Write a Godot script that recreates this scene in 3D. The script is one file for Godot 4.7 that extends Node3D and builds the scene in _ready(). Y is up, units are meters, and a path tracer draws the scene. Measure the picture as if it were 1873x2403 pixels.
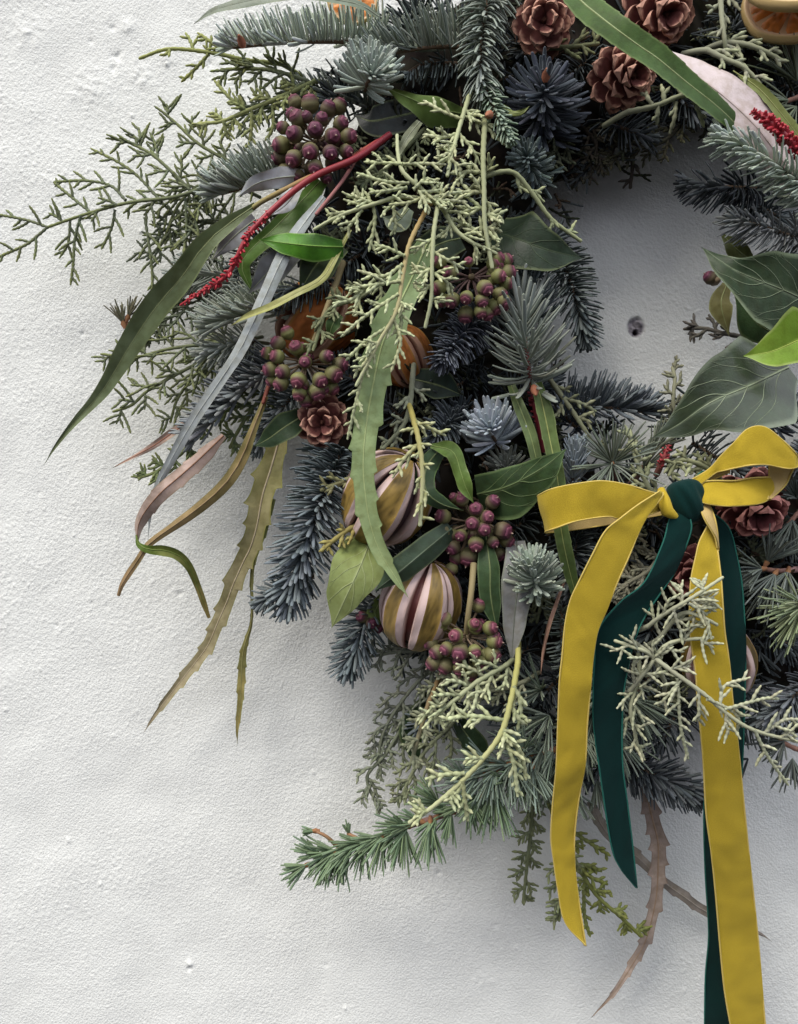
extends Node3D
# A winter wreath of fir, juniper, ivy, long serrated leaves, cones, berries and dried fruit with a velvet bow, hung on a rough white rendered wall.
# P(px, py, z) gives the point z millimetres in front of the wall that is seen at px, py of the photograph; sizes in px are real sizes at that distance.
const S := 0.0003
const D := 0.62
const CY := 1.5
var used := {}
var mats := {}
var rng := RandomNumberGenerator.new()
var wob := FastNoiseLite.new()

class MB:
	var v := PackedVector3Array()
	var n := PackedVector3Array()
	var c := PackedColorArray()
	var uv := PackedVector2Array()
	var ix := PackedInt32Array()
	var o := Vector3.ZERO
	func _init(origin := Vector3.ZERO): o = origin
	func add(p: Vector3, nn: Vector3, col: Color, t := Vector2.ZERO):
		v.append(p - o); n.append(nn); c.append(col); uv.append(t)
	func tri(a: int, b: int, d: int):
		ix.append(a); ix.append(b); ix.append(d)
	func tube(p: PackedVector3Array, r: PackedFloat32Array, sides: int, c0: Color, c1: Color, band := 0.0):
		var m := p.size()
		if m < 2: return
		var t := (p[1] - p[0]).normalized()
		var a := t.cross(Vector3(0.31, 0.87, 0.38)).normalized()
		var first := v.size()
		for i in m:
			if i > 0:
				var t2 := (p[mini(i + 1, m - 1)] - p[i - 1]).normalized()
				a = (a - t2 * a.dot(t2)).normalized()
				t = t2
			var b := t.cross(a)
			var col := c0.lerp(c1, float(i) / (m - 1)) * (1.0 + band * (1.0 if i % 2 == 0 else -1.0))
			for k in sides:
				var w := TAU * k / sides
				var q := a * cos(w) + b * sin(w)
				add(p[i] + q * r[i], q, col, Vector2(float(k) / sides, float(i) / m))
		var b2 := t.cross(a)
		for k in sides:
			var w := TAU * k / sides
			var q := a * cos(w) + b2 * sin(w)
			add(p[m - 1] + q * r[m - 1] * 0.68 + t * r[m - 1] * 0.65, (q + t).normalized(), c1)
		add(p[m - 1] + t * r[m - 1] * 0.95, t, c1)
		for i in m:
			for k in sides:
				var k2 := (k + 1) % sides
				var q0 := first + i * sides
				tri(q0 + k, q0 + sides + k, q0 + k2); tri(q0 + k2, q0 + sides + k, q0 + sides + k2)
		var e := first + m * sides
		for k in sides: tri(e + k, e + sides, e + (k + 1) % sides)
	# a flat blunt needle: from p along d, bending by `bend`, `side` its flat direction
	func needle(p: Vector3, d: Vector3, bend: Vector3, side: Vector3, l: float, w: float, th: float, c_out: Color, c_in: Color):
		var first := v.size()
		var face := d.cross(side).normalized()
		const AT := [0.0, 0.3, 0.62, 0.86, 0.97]
		const WD := [0.6, 0.92, 1.0, 0.97, 0.72]
		for i in 5:
			var s: float = AT[i]
			var q := p + (d * s + bend * s * s * 0.5) * l
			var tt := (d + bend * s).normalized()
			var f := (face - tt * face.dot(tt)).normalized()
			for k in 6:
				var wv := TAU * k / 6.0
				var x := cos(wv)
				var y := sin(wv)
				add(q + (side * x * w + f * y * th) * WD[i], (side * x * th + f * y * w).normalized(), c_out if y > 0.5 else c_in if y < -0.5 else c_out.lerp(c_in, 0.5) * 1.35 + Color(0.018, 0.022, 0.02))
		var e := p + (d + bend * 0.5) * l
		add(e, (d + bend).normalized(), c_out * 1.1)
		for i in 4:
			for k in 6:
				var k2 := (k + 1) % 6
				var q0 := first + i * 6
				tri(q0 + k, q0 + 6 + k, q0 + k2); tri(q0 + k2, q0 + 6 + k, q0 + 6 + k2)
		for k in 6: tri(first + 24 + k, first + 30, first + 24 + (k + 1) % 6)
	# a sheet of rows x cols points already in p; normals from the sheet itself
	func sheet(p: PackedVector3Array, cols: PackedColorArray, rows: int, w: int, flip: bool, lift := PackedFloat32Array(), uvs := PackedVector2Array()):
		var first := v.size()
		for i in rows:
			for j in w:
				var du := p[mini(i + 1, rows - 1) * w + j] - p[maxi(i - 1, 0) * w + j]
				var dv := p[i * w + mini(j + 1, w - 1)] - p[i * w + maxi(j - 1, 0)]
				var nn := du.cross(dv)
				if nn.length_squared() < 1e-16: nn = Vector3(0, 0, 1e-6)
				nn = nn.normalized() * (-1.0 if flip else 1.0)
				var q := p[i * w + j]
				if not lift.is_empty(): q += nn * lift[j]
				add(q, nn, cols[i * w + j], uvs[i * w + j] if not uvs.is_empty() else Vector2(float(j) / w, float(i) / rows))
		for i in rows - 1:
			for j in w - 1:
				var a := first + i * w + j
				if flip: tri(a, a + w, a + 1); tri(a + 1, a + w, a + w + 1)
				else: tri(a, a + 1, a + w); tri(a + 1, a + w + 1, a + w)
	func mesh(mat: Material) -> ArrayMesh:
		var arr := []
		arr.resize(Mesh.ARRAY_MAX)
		arr[Mesh.ARRAY_VERTEX] = v; arr[Mesh.ARRAY_NORMAL] = n; arr[Mesh.ARRAY_COLOR] = c; arr[Mesh.ARRAY_TEX_UV] = uv; arr[Mesh.ARRAY_INDEX] = ix
		var m := ArrayMesh.new()
		m.add_surface_from_arrays(Mesh.PRIMITIVE_TRIANGLES, arr)
		m.surface_set_material(0, mat)
		return m

func P(px: float, py: float, zmm: float) -> Vector3:
	var k := S * (D - zmm * 0.001) / D
	return Vector3((px - 936.5) * k, CY - (py - 1201.5) * k, zmm * 0.001)
func M(px: float, zmm: float) -> float: return px * S * (D - zmm * 0.001) / D

func pts(a: Array) -> PackedVector3Array:
	var r := PackedVector3Array()
	for q in a: r.append(P(q[0], q[1], q[2]))
	return r
# smooth curve through the points, n + 1 samples
func curve(p: PackedVector3Array, n: int) -> PackedVector3Array:
	var r := PackedVector3Array()
	var m := p.size()
	if m == 1: return p
	for i in n + 1:
		var f := float(i) / n * (m - 1)
		var k := mini(int(f), m - 2)
		var t := f - k
		var b := p[k]
		var c := p[k + 1]
		var a := p[k - 1] if k > 0 else b * 2.0 - c
		var d := p[k + 2] if k + 2 < m else c * 2.0 - b
		r.append(0.5 * (2.0 * b + (c - a) * t + (2.0 * a - 5.0 * b + 4.0 * c - d) * t * t + (3.0 * b - a - 3.0 * c + d) * t * t * t))
	return r
# evenly spaced samples
func even(p: PackedVector3Array, n: int) -> PackedVector3Array:
	var q := curve(p, maxi(n * 2, 24))
	var acc := PackedFloat32Array([0.0])
	for i in range(1, q.size()): acc.append(acc[i - 1] + q[i].distance_to(q[i - 1]))
	var r := PackedVector3Array()
	var k := 0
	for i in n + 1:
		var want := acc[acc.size() - 1] * i / n
		while k < q.size() - 2 and acc[k + 1] < want: k += 1
		r.append(q[k].lerp(q[k + 1], clampf((want - acc[k]) / maxf(acc[k + 1] - acc[k], 1e-9), 0, 1)))
	return r
func path_length(p: PackedVector3Array) -> float:
	var l := 0.0
	for i in range(1, p.size()): l += p[i].distance_to(p[i - 1])
	return l
func prof(a: Array, u: float) -> float:
	var f := clampf(u, 0, 1) * (a.size() - 1)
	var k := mini(int(f), a.size() - 2)
	var t := f - k
	t = t * t * (3 - 2 * t) * 0.5 + t * 0.5
	return lerpf(a[k], a[k + 1], t)
func rad(n: int, r0: float, r1: float, knobs := 0.0) -> PackedFloat32Array:
	var r := PackedFloat32Array()
	for i in n: r.append(lerpf(r0, r1, float(i) / maxi(n - 1, 1)) * (1.0 + (knobs * (1.0 if i % 2 == 0 else -1.0) if knobs > 0 else 0.0)))
	return r
func jit(col: Color, a: float) -> Color:
	var k := 1.0 + rng.randf_range(-a, a)
	return Color(col.r * k * (1 + rng.randf_range(-a, a) * 0.3), col.g * k, col.b * k * (1 + rng.randf_range(-a, a) * 0.4))

func numbered(called: String) -> String:
	var k: int = used.get(called, -1) + 1
	used[called] = k
	return called if k == 0 else "%s_%03d" % [called, k]
func thing(called: String, label: String, category: String, at: Vector3, group := "") -> Node3D:
	var o := Node3D.new()
	o.name = numbered(called)
	add_child(o)
	o.position = at
	o.set_meta("label", label); o.set_meta("category", category)
	if group != "": o.set_meta("group", group)
	return o
func part(called: String, mesh: Mesh, parent: Node3D, stuff := false) -> MeshInstance3D:
	var o := MeshInstance3D.new()
	var key := "%d/%s" % [parent.get_instance_id(), called]
	var k: int = used.get(key, -1) + 1
	used[key] = k
	o.name = called if k == 0 else "%s_%03d" % [called, k]
	o.mesh = mesh
	parent.add_child(o, true)
	if stuff: o.set_meta("kind", "stuff")
	return o
func mat(called: String, rough: float, o := {}) -> StandardMaterial3D:
	var m := StandardMaterial3D.new()
	m.resource_name = called
	m.vertex_color_use_as_albedo = true
	m.roughness = rough
	m.metallic_specular = o.get("spec", 0.5)
	if o.has("back"): m.backlight_enabled = true; m.backlight = o.back
	if o.has("coat"): m.clearcoat_enabled = true; m.clearcoat = o.coat; m.clearcoat_roughness = o.get("coat_rough", 0.3)
	mats[called] = m
	return m
func noise_tex(freq: float, ramp: Array, normal := 0.0, size := 512, seed_ := 1, oct := 4) -> NoiseTexture2D:
	var f := FastNoiseLite.new()
	f.noise_type = FastNoiseLite.TYPE_SIMPLEX_SMOOTH; f.frequency = freq; f.seed = seed_; f.fractal_octaves = oct
	var t := NoiseTexture2D.new()
	t.width = size; t.height = size; t.seamless = true; t.noise = f
	if normal > 0.0: t.as_normal_map = true; t.bump_strength = normal
	elif not ramp.is_empty():
		var g := Gradient.new()
		g.offsets = PackedFloat32Array([0.25, 0.5, 0.75]); g.colors = PackedColorArray(ramp)
		t.color_ramp = g
	return t

# ---------------------------------------------------------------- builders of the plants
func fir(label: String, path: Array, o := {}) -> Node3D:
	var p := pts(path)
	var z: float = path[0][2]
	var t := thing(o.get("called", "fir_sprig"), label, "fir sprig", p[0], o.get("group", "fir sprigs wired into the wreath"))
	var l := path_length(curve(p, 20))
	var nl := M(o.get("len", 58.0) * 1.06, z)
	var n: int = o.get("n", int(l / M(1.0, z) * 1.25) + 40)
	n = int(n * 0.98)
	var q := even(p, n)
	var st := even(p, 14)
	var stem := MB.new(p[0])
	var stem_col: Color = o.get("stem", Color(0.13, 0.085, 0.05))
	stem.tube(st, rad(15, M(6.0, z), M(3.5, z)), 6, stem_col, stem_col)
	part("stem", stem.mesh(mats.stem), t)
	var tone: Color = o.get("tone", Color(0.10, 0.13, 0.145)) * 0.98
	var under: Color = o.get("under", tone.lerp(Color(0.42, 0.47, 0.5), 0.25))
	var w := M(o.get("wid", 3.7) * 1.02, z)
	var sweep: Vector3 = o.get("sweep", Vector3.ZERO)
	var a0: float = deg_to_rad(o.get("a0", 84.0))
	var a1: float = deg_to_rad(o.get("a1", 48.0))
	var bend: float = o.get("bend", 0.3)
	var back: float = o.get("back", 0.55)
	var nd := MB.new(p[0])
	var T := (q[1] - q[0]).normalized()
	var A := T.cross(Vector3(0.2, 0.3, 0.9)).normalized()
	for i in n:
		var u := float(i) / n
		var T2 := (q[mini(i + 1, n)] - q[maxi(i - 1, 0)]).normalized()
		A = (A - T2 * A.dot(T2)).normalized()
		T = T2
		var B := T.cross(A)
		var ph := i * 2.39996 + rng.randf_range(-0.35, 0.35)
		var r := A * cos(ph) + B * sin(ph)
		if r.z < -0.25 and rng.randf() > back: continue
		if sweep.length() > 0.3 and r.dot(sweep.normalized()) < -0.35 and rng.randf() > 0.35: continue
		var a := lerpf(a0, a1, u * u) + rng.randf_range(-0.14, 0.14)
		var d := (r * sin(a) + T * cos(a) + sweep).normalized()
		var b := (T - d * T.dot(d)) * bend * rng.randf_range(0.4, 1.5) + sweep * 0.3 + Vector3(rng.randf_range(-1, 1), rng.randf_range(-1, 1), rng.randf_range(-1, 1)) * 0.08
		var side := T.cross(d)
		if side.length_squared() < 0.01: side = r
		side = (side.normalized() + T * rng.randf_range(-0.3, 0.3)).normalized()
		side = (side - d * side.dot(d)).normalized()
		var c := jit(tone, 0.2)
		nd.needle(q[i], d, b, side, nl * rng.randf_range(0.72, 1.08) * lerpf(1.0, o.get("tipk", 0.75), u * u), w * rng.randf_range(0.85, 1.12), w * 0.5, c, jit(under, 0.15))
	var tip := q[n]
	for i in o.get("fan", 16):
		var ph = i * 2.39996
		var B := T.cross(A)
		var r := A * cos(ph) + B * sin(ph)
		var d := (T + r * (0.12 + 0.62 * sqrt(float(i) / 16.0)) + sweep * 0.6).normalized()
		var side := T.cross(r).normalized()
		side = (side - d * side.dot(d)).normalized()
		nd.needle(tip, d, r * 0.12, side, nl * rng.randf_range(0.5, 0.8) * o.get("tipk", 0.75) * 1.2, w, w * 0.5, jit(tone, 0.15), jit(under, 0.1))
	part("needles", nd.mesh(mats.needle), t, true)
	if o.has("bud"):
		var bq: Array = o.bud
		var bp := P(bq[0], bq[1], bq[2])
		var bm := MB.new(p[0])
		var bd := Vector3(bq[3], bq[4], 0.5).normalized()
		bm.tube(PackedVector3Array([bp, bp + bd * M(9, z), bp + bd * M(18, z), bp + bd * M(26, z)]), PackedFloat32Array([M(5, z), M(10, z), M(9, z), M(3.5, z)]), 8, Color(0.3, 0.1, 0.05), Color(0.34, 0.13, 0.07))
		part("bud", bm.mesh(mats.stem), t)
	return t

# one shoot with alternating side shoots, all in one mesh
func shoot(mb: MB, p: PackedVector3Array, r: float, tone: Color, tip: Color, sub: int, subl: float, plump: float, deep := true, r0k := 1.0):
	var l := path_length(p)
	var seg := clampi(int(l / (r * 1.6)), 3, 30)
	var q := even(p, seg)
	var rr := PackedFloat32Array()
	for i in seg + 1:
		var u := float(i) / seg
		rr.append(r * lerpf(r0k, plump, u) * (1.0 + 0.2 * (1 if i % 2 == 0 else -1)) * (0.55 if i == seg else 0.85 if i == seg - 1 else 1.0))
	mb.tube(q, rr, 6, jit(tone, 0.15), jit(tip, 0.15), 0.2)
	var side := 1.0 if rng.randf() > 0.5 else -1.0
	for k in sub:
		var u := (k + 0.6 + rng.randf_range(-0.25, 0.25)) / (sub + 0.35)
		if u < 0.08 or u > 0.97: continue
		var i := clampi(int(u * seg), 0, seg - 1)
		var b := q[i].lerp(q[i + 1], u * seg - i)
		var T := (q[i + 1] - q[i]).normalized()
		var L := Vector3(0, 0, 1).cross(T).normalized() * side
		side = -side if rng.randf() > 0.12 else side
		var a := deg_to_rad(rng.randf_range(34, 58))
		var d := (T * cos(a) + L * sin(a) + Vector3(0, 0, rng.randf_range(-0.3, 0.45))).normalized()
		var sl := subl * rng.randf_range(0.6, 1.25) * (1.0 - 0.55 * u)
		var e := b + d * sl + T * sl * 0.12
		var pp := PackedVector3Array([b, b + d * sl * 0.55, e])
		if deep and sl > r * 7.0 and rng.randf() > 0.25:
			shoot(mb, pp, r * 0.9, tone, tip, rng.randi_range(1, 3), sl * 0.4, plump, false)
		else:
			shoot(mb, pp, r * 0.92, tone, tip, 0, 0, plump, false)

func spray(label: String, path: Array, o := {}) -> Node3D:
	var p := pts(path)
	var z: float = path[0][2]
	var t := thing(o.get("called", "juniper_spray"), label, "juniper spray", p[0], o.get("group", "juniper sprays in the wreath"))
	var tone: Color = o.get("tone", Color(0.13, 0.155, 0.09))
	var tip: Color = o.get("tip", tone * 1.15)
	var r := M(o.get("r", 4.0), z)
	var plump: float = o.get("plump", 1.0)
	var seg := maxi(int(path_length(curve(p, 20)) / M(10, z)), 8)
	var q := even(p, seg)
	var sm := MB.new(p[0])
	var sc: Color = o.get("stem", tone)
	var root := (p[0] - p[1]).normalized() * 0.012 + Vector3(0, 0, -0.014)
	sm.tube(even(PackedVector3Array([p[0] + root, p[0] + root * 0.4 + Vector3(0, 0, 0.001), p[0]]), 5), rad(6, r * 1.3, r * 1.35), 7, sc, sc)
	sm.tube(q, rad(seg + 1, r * o.get("stemk", 1.35), r * 0.95, 0.1), 7, sc, tip)
	part("stem", sm.mesh(mats.juniper), t)
	var tl := M(o.get("tl", 75.0), z)
	var sub: int = o.get("sub", 5)
	var deep: bool = o.get("deep", true)
	for tw in o.get("twigs", []):
		var m := MB.new(p[0])
		shoot(m, pts(tw), r, tone, tip, maxi(sub, int(path_length(pts(tw)) / M(o.get("gap", 19.0 if deep else 22.0), z))), M(o.get("subl", 30.0), z), plump, deep)
		part("twig", m.mesh(mats.juniper), t)
	var n: int = o.get("n", 10)
	var side := 1.0
	for k in n:
		var u = (k + 0.5 + rng.randf_range(-0.2, 0.2)) / n * (1.0 - o.get("bare", 0.0)) + o.get("bare", 0.0)
		var i := clampi(int(u * seg), 0, seg - 1)
		var b := q[i]
		var T := (q[i + 1] - q[i]).normalized()
		var L := Vector3(0, 0, 1).cross(T).normalized() * side
		side = -side
		var a := deg_to_rad(rng.randf_range(o.get("amin", 35.0), o.get("amax", 62.0)))
		var d := (T * cos(a) + L * sin(a) + Vector3(0, 0, rng.randf_range(-0.25, 0.35))).normalized()
		var sl = tl * rng.randf_range(0.65, 1.2) * (1.0 - 0.6 * u)
		var droop = Vector3(0, -1, 0) * o.get("droop", 0.0)
		var pp := PackedVector3Array([b, b + d * sl * 0.5, b + d * sl + (T * 0.18 + droop) * sl])
		for j in pp.size(): pp[j].z = maxf(pp[j].z, 0.006)
		var m := MB.new(p[0])
		shoot(m, pp, r * 0.95, tone, tip, sub, M(o.get("subl", 30.0), z), plump, deep)
		part("twig", m.mesh(mats.juniper), t)
	return t

# bundles of thin needles: cedar and spruce
func tuft(mb: MB, at: Vector3, dir: Vector3, n: int, l: float, w: float, spread: float, tone: Color, tip: Color):
	var A := dir.cross(Vector3(0.3, 0.5, 0.8)).normalized()
	var B := dir.cross(A)
	for i in n:
		var ph := i * 2.39996 + rng.randf()
		var k := spread * sqrt((i + 0.5) / n) * rng.randf_range(0.8, 1.15)
		var d := (dir + (A * cos(ph) + B * sin(ph)) * k).normalized()
		var side := d.cross(Vector3(rng.randf(), 0.3, 0.6)).normalized()
		mb.needle(at, d, Vector3(rng.randf_range(-0.12, 0.12), rng.randf_range(-0.2, 0.06), rng.randf_range(-0.1, 0.1)), side, l * rng.randf_range(0.65, 1.1), w, w * 0.75, jit(tone, 0.22), jit(tip, 0.2))
func cedar(label: String, path: Array, tufts: Array, o := {}) -> Node3D:
	var p := pts(path)
	var z: float = path[0][2]
	var t := thing(o.get("called", "cedar_sprig"), label, "cedar sprig", p[0], o.get("group", "long needled sprigs in the wreath"))
	var sm := MB.new(p[0])
	var q := even(p, 16)
	sm.tube(q, rad(17, M(o.get("r", 9.0), z), M(5, z), 0.08), 8, o.get("stem", Color(0.2, 0.12, 0.13)), o.get("stem_tip", Color(0.3, 0.15, 0.1)))
	part("stem", sm.mesh(mats.stem), t)
	var tone: Color = o.get("tone", Color(0.10, 0.155, 0.06))
	for sd in o.get("side", []):
		var side_mesh := MB.new(p[0])
		side_mesh.tube(even(pts(sd), 6), rad(7, M(5, z), M(3.5, z)), 6, Color(0.26, 0.17, 0.08), Color(0.3, 0.15, 0.08))
		part("side_twig", side_mesh.mesh(mats.stem), t)
	tufts = tufts.duplicate()
	for i in o.get("auto", 0):
		var u: float = (i + 0.5) / o.auto
		var qq := q[clampi(int(u * 16), 0, 15)]
		var T := (q[mini(int(u * 16) + 1, 16)] - qq).normalized()
		var L := Vector3(0, 0, 1).cross(T) * (1.0 if i % 2 == 0 else -1.0)
		var dd := T * rng.randf_range(0.5, 1.0) + L * rng.randf_range(0.2, 0.9) + Vector3(0, 0, rng.randf_range(0.2, 0.6))
		var zz := qq.z * 1000.0
		tufts.append([qq.x / (S * (D - qq.z) / D) + 936.5, (CY - qq.y) / (S * (D - qq.z) / D) + 1201.5, zz + 2.0, dd.x, -dd.y, dd.z, 16, o.get("auto_len", 70.0) * rng.randf_range(0.8, 1.1), 0.6])
	for k in tufts:
		var at := P(k[0], k[1], k[2])
		var dir := Vector3(k[3], -k[4], k[5]).normalized()
		var m := MB.new(p[0])
		tuft(m, at, dir, k[6], M(k[7], z), M(o.get("wid", 2.3), z), k[8], tone, tone.lerp(Color(0.3, 0.36, 0.33), o.get("pale", 0.35)))
		part("needle_tuft", m.mesh(mats.needle), t, true)
		if o.get("knobs", true):
			var s := MB.new(p[0])
			s.tube(PackedVector3Array([at - dir * M(11, z), at - dir * M(6, z), at, at + dir * M(7, z)]), PackedFloat32Array([M(4, z), M(5, z), M(7, z), M(4, z)]), 6, Color(0.26, 0.12, 0.06), Color(0.34, 0.16, 0.07))
			part("spur", s.mesh(mats.stem), t)
	return t

func leaf(called: String, label: String, mid: Array, wl: Array, wr: Array, o := {}) -> Node3D:
	var p := pts(mid)
	var z: float = mid[0][2]
	var t := thing(called, label, o.get("cat", "leaf"), p[0], o.get("group", ""))
	blade(t, "blade", p, wl, wr, z, o)
	if o.has("stalk"):
		var m := MB.new(p[0])
		var sp := even(pts(o.stalk), 18)
		m.tube(sp, rad(19, M(o.get("stalk_r", 4.0), z), M(o.get("stalk_r1", o.get("stalk_r", 4.0) * 0.8), z)), 7, o.get("stalk_col", Color(0.3, 0.3, 0.1)), o.get("stalk_col1", o.get("stalk_col", Color(0.3, 0.3, 0.1))))
		part("stalk", m.mesh(mats.stem), t)
	return t
func blade(t: Node3D, called: String, p: PackedVector3Array, wl: Array, wr: Array, z: float, o: Dictionary):
	var teeth: int = o.get("teeth", 0)
	var nu: int = 200 if teeth > 0 else 44
	var q := even(p, nu)
	var vs := [-1.0, -0.955, -0.85, -0.65, -0.45, -0.25, -0.1, -0.035, 0.0, 0.035, 0.1, 0.25, 0.45, 0.65, 0.85, 0.955, 1.0]
	var nv := vs.size()
	var top: Color = o.get("top", Color(0.05, 0.085, 0.03))
	var top2: Color = o.get("top2", top)
	var under: Color = o.get("under", top.lerp(Color(0.2, 0.24, 0.12), 0.5))
	var vein: Color = o.get("vein", top.lerp(Color(0.36, 0.42, 0.2), 0.45))
	var margin: Color = o.get("margin", top.lerp(Color(0.36, 0.42, 0.2), 0.3))
	var cup: float = o.get("cup", 0.15)
	var curl: float = o.get("curl", 0.0)
	var rip: float = M(o.get("ripple", 3.0), z)
	var rf: float = o.get("rf", 9.0)
	var depth: float = o.get("depth", 0.3)
	var roll0: float = deg_to_rad(o.get("roll", 0.0))
	var roll1: float = deg_to_rad(o.get("roll1", o.get("roll", 0.0)))
	var mott: float = o.get("mottle", 0.18)
	var ph := rng.randf() * TAU
	var g := PackedVector3Array()
	var c1 := PackedColorArray()
	var c2 := PackedColorArray()
	for i in nu + 1:
		var u := float(i) / nu
		var T := (q[mini(i + 1, nu)] - q[maxi(i - 1, 0)]).normalized()
		var L := Vector3(0, 0, 1).cross(T).normalized()
		var N := T.cross(L)
		var ro := lerpf(roll0, roll1, u)
		var L2 := L * cos(ro) + N * sin(ro)
		var N2 := T.cross(L2)
		for j in nv:
			var v: float = vs[j]
			var w := M(prof(wl if v > 0 else wr, u), z)
			if teeth > 0 and u > 0.06:
				var f := fposmod(u * teeth + (0.0 if v > 0 else 0.43) + 0.25 * sin(u * 17.0 + (0.0 if v > 0 else 2.0)), 1.0)
				w *= 1.0 - depth * 0.35 + depth * 1.25 * pow(f, 3.2) * smoothstep(1.0, 0.94, f)
			var a := absf(v)
			var x := q[i] + (L2 * v * cos(cup) + N2 * a * sin(cup)) * w + N2 * (curl * v * v * w + rip * sin(u * rf + ph + (1.3 if v > 0 else 0.0)) * v * v * smoothstep(0, 0.2, u) * smoothstep(1, 0.8, u))
			x.z = maxf(x.z, 0.003)
			g.append(x)
			var nz := wob.get_noise_3d(x.x * 900.0, x.y * 900.0, x.z * 900.0)
			var nz2 := wob.get_noise_3d(x.x * 5000.0, x.y * 5000.0, x.z * 5000.0)
			var col := top.lerp(top2, clampf(u + nz * 0.25, 0, 1)) * (1.0 + mott * nz * 2.2 + mott * 0.8 * nz2)
			var cu := under * (1.0 + mott * nz * 1.5 + mott * nz2 * 0.6)
			if a < 0.02: col = vein; cu = vein
			elif a < 0.05: col = col.lerp(vein, 0.5); cu = cu.lerp(vein, 0.4)
			elif a > 0.94: col = col.lerp(margin, 0.75)
			c1.append(col); c2.append(cu)
	var lift := PackedFloat32Array()
	var th := M(o.get("thick", 2.2), z) * 0.5
	for j in nv: lift.append(th * (1.0 - pow(absf(vs[j]), 6.0)))
	var m := MB.new(p[0])
	m.sheet(g, c1, nu + 1, nv, false, lift)
	m.sheet(g, c2, nu + 1, nv, true, lift)
	var surf: Material = mats[o.get("mat", "leaf")]
	var b := part(called, m.mesh(surf), t)
	# midrib and, on the larger leaves, the side veins stand proud of the blade
	var vm := MB.new(p[0])
	var mp := PackedVector3Array()
	for i in range(0, nu + 1, 3): mp.append(g[i * nv + nv / 2] + Vector3(0, 0, th))
	vm.tube(mp, rad(mp.size(), M(o.get("rib", 2.0), z), M(0.6, z)), 5, vein, vein)
	part("midrib", vm.mesh(surf), t if b == null else b)
	if o.has("veins"):
		var sv := MB.new(p[0])
		for k in o.veins:
			for sgn in [-1.0, 1.0]:
				var u0: float = 0.04 + 0.62 * float(k) / o.veins
				var run: float = 0.33
				if k == 0: run = 0.42
				var sp := PackedVector3Array()
				for s in 15:
					var f := s / 14.0
					var uu := u0 + run * pow(f, 0.85) + 0.012 * sin(f * 9.0 + k)
					var vv: float = sgn * f * 0.93
					sp.append(on_sheet(g, nu, nv, vs, uu, vv) + Vector3(0, 0, th * 0.9))
					if s in [5, 8, 11]:
						var br := PackedVector3Array()
						for e in 6:
							var ff := e / 5.0
							br.append(on_sheet(g, nu, nv, vs, uu + 0.11 * ff * (1.0 if s != 8 else -0.5), vv + sgn * 0.16 * ff * (1.0 if s != 8 else -0.2)) + Vector3(0, 0, th * 0.8))
						sv.tube(br, rad(6, M(0.75, z), M(0.35, z)), 4, top.lerp(vein, 0.6), top.lerp(vein, 0.4))
				sv.tube(sp, rad(15, M(1.5, z), M(0.5, z)), 4, vein, top.lerp(vein, 0.7))
		part("vein", sv.mesh(surf), b)
func on_sheet(g: PackedVector3Array, nu: int, nv: int, vs: Array, u: float, v: float) -> Vector3:
	var f := clampf(u, 0, 1) * nu
	var i := mini(int(f), nu - 1)
	var j := 0
	while j < nv - 2 and vs[j + 1] < v: j += 1
	var t: float = clampf((v - vs[j]) / (vs[j + 1] - vs[j]), 0, 1)
	return g[i * nv + j].lerp(g[i * nv + j + 1], t).lerp(g[(i + 1) * nv + j].lerp(g[(i + 1) * nv + j + 1], t), f - i)

var berry_body: Array = []
var berry_cap: Array = []
func lathe(profile: Array, cols: Array, sides: int, ripple := 0.0, lobes := 5, flip := false) -> MB:
	var m := MB.new()
	var g := PackedVector3Array()
	var c := PackedColorArray()
	for i in profile.size():
		for k in sides + 1:
			var w := TAU * k / sides
			var rr: float = profile[i][0] * (1.0 + ripple * cos(w * lobes))
			g.append(Vector3(rr * cos(w), profile[i][1], rr * sin(w)))
			c.append(cols[i])
	m.sheet(g, c, profile.size(), sides + 1, flip)
	return m
func make_berries():
	for k in 5:
		var f := k / 4.0
		var green := Color(0.19, 0.195, 0.075).lerp(Color(0.105, 0.07, 0.055), f)
		var plum := Color(0.115, 0.036, 0.052).lerp(Color(0.075, 0.024, 0.042), f)
		var pr := []
		var cl := []
		for i in 13:
			var a := PI * i / 15.0
			pr.append([sin(a) * (1.0 + 0.03 * sin(i * 2.0)), -cos(a) * 1.06])
			cl.append(jit(green.lerp(plum, smoothstep(0.66, 0.92, i / 12.0)), 0.06))
		berry_body.append(lathe(pr, cl, 16, 0.015, 5).mesh(mats.berry))
		var cp := lathe([[0.66, 0.70], [0.68, 0.80], [0.60, 0.90], [0.36, 1.0], [0.14, 1.07], [0.09, 1.2], [0.03, 1.34], [0.0, 1.36]], [plum * 1.3, plum * 2.0, plum * 2.3, plum * 1.3, plum * 1.7, Color(0.3, 0.2, 0.16), Color(0.5, 0.4, 0.33), Color(0.5, 0.4, 0.33)], 20, 0.09, 5)
		berry_cap.append(cp.mesh(mats.berry))
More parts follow.
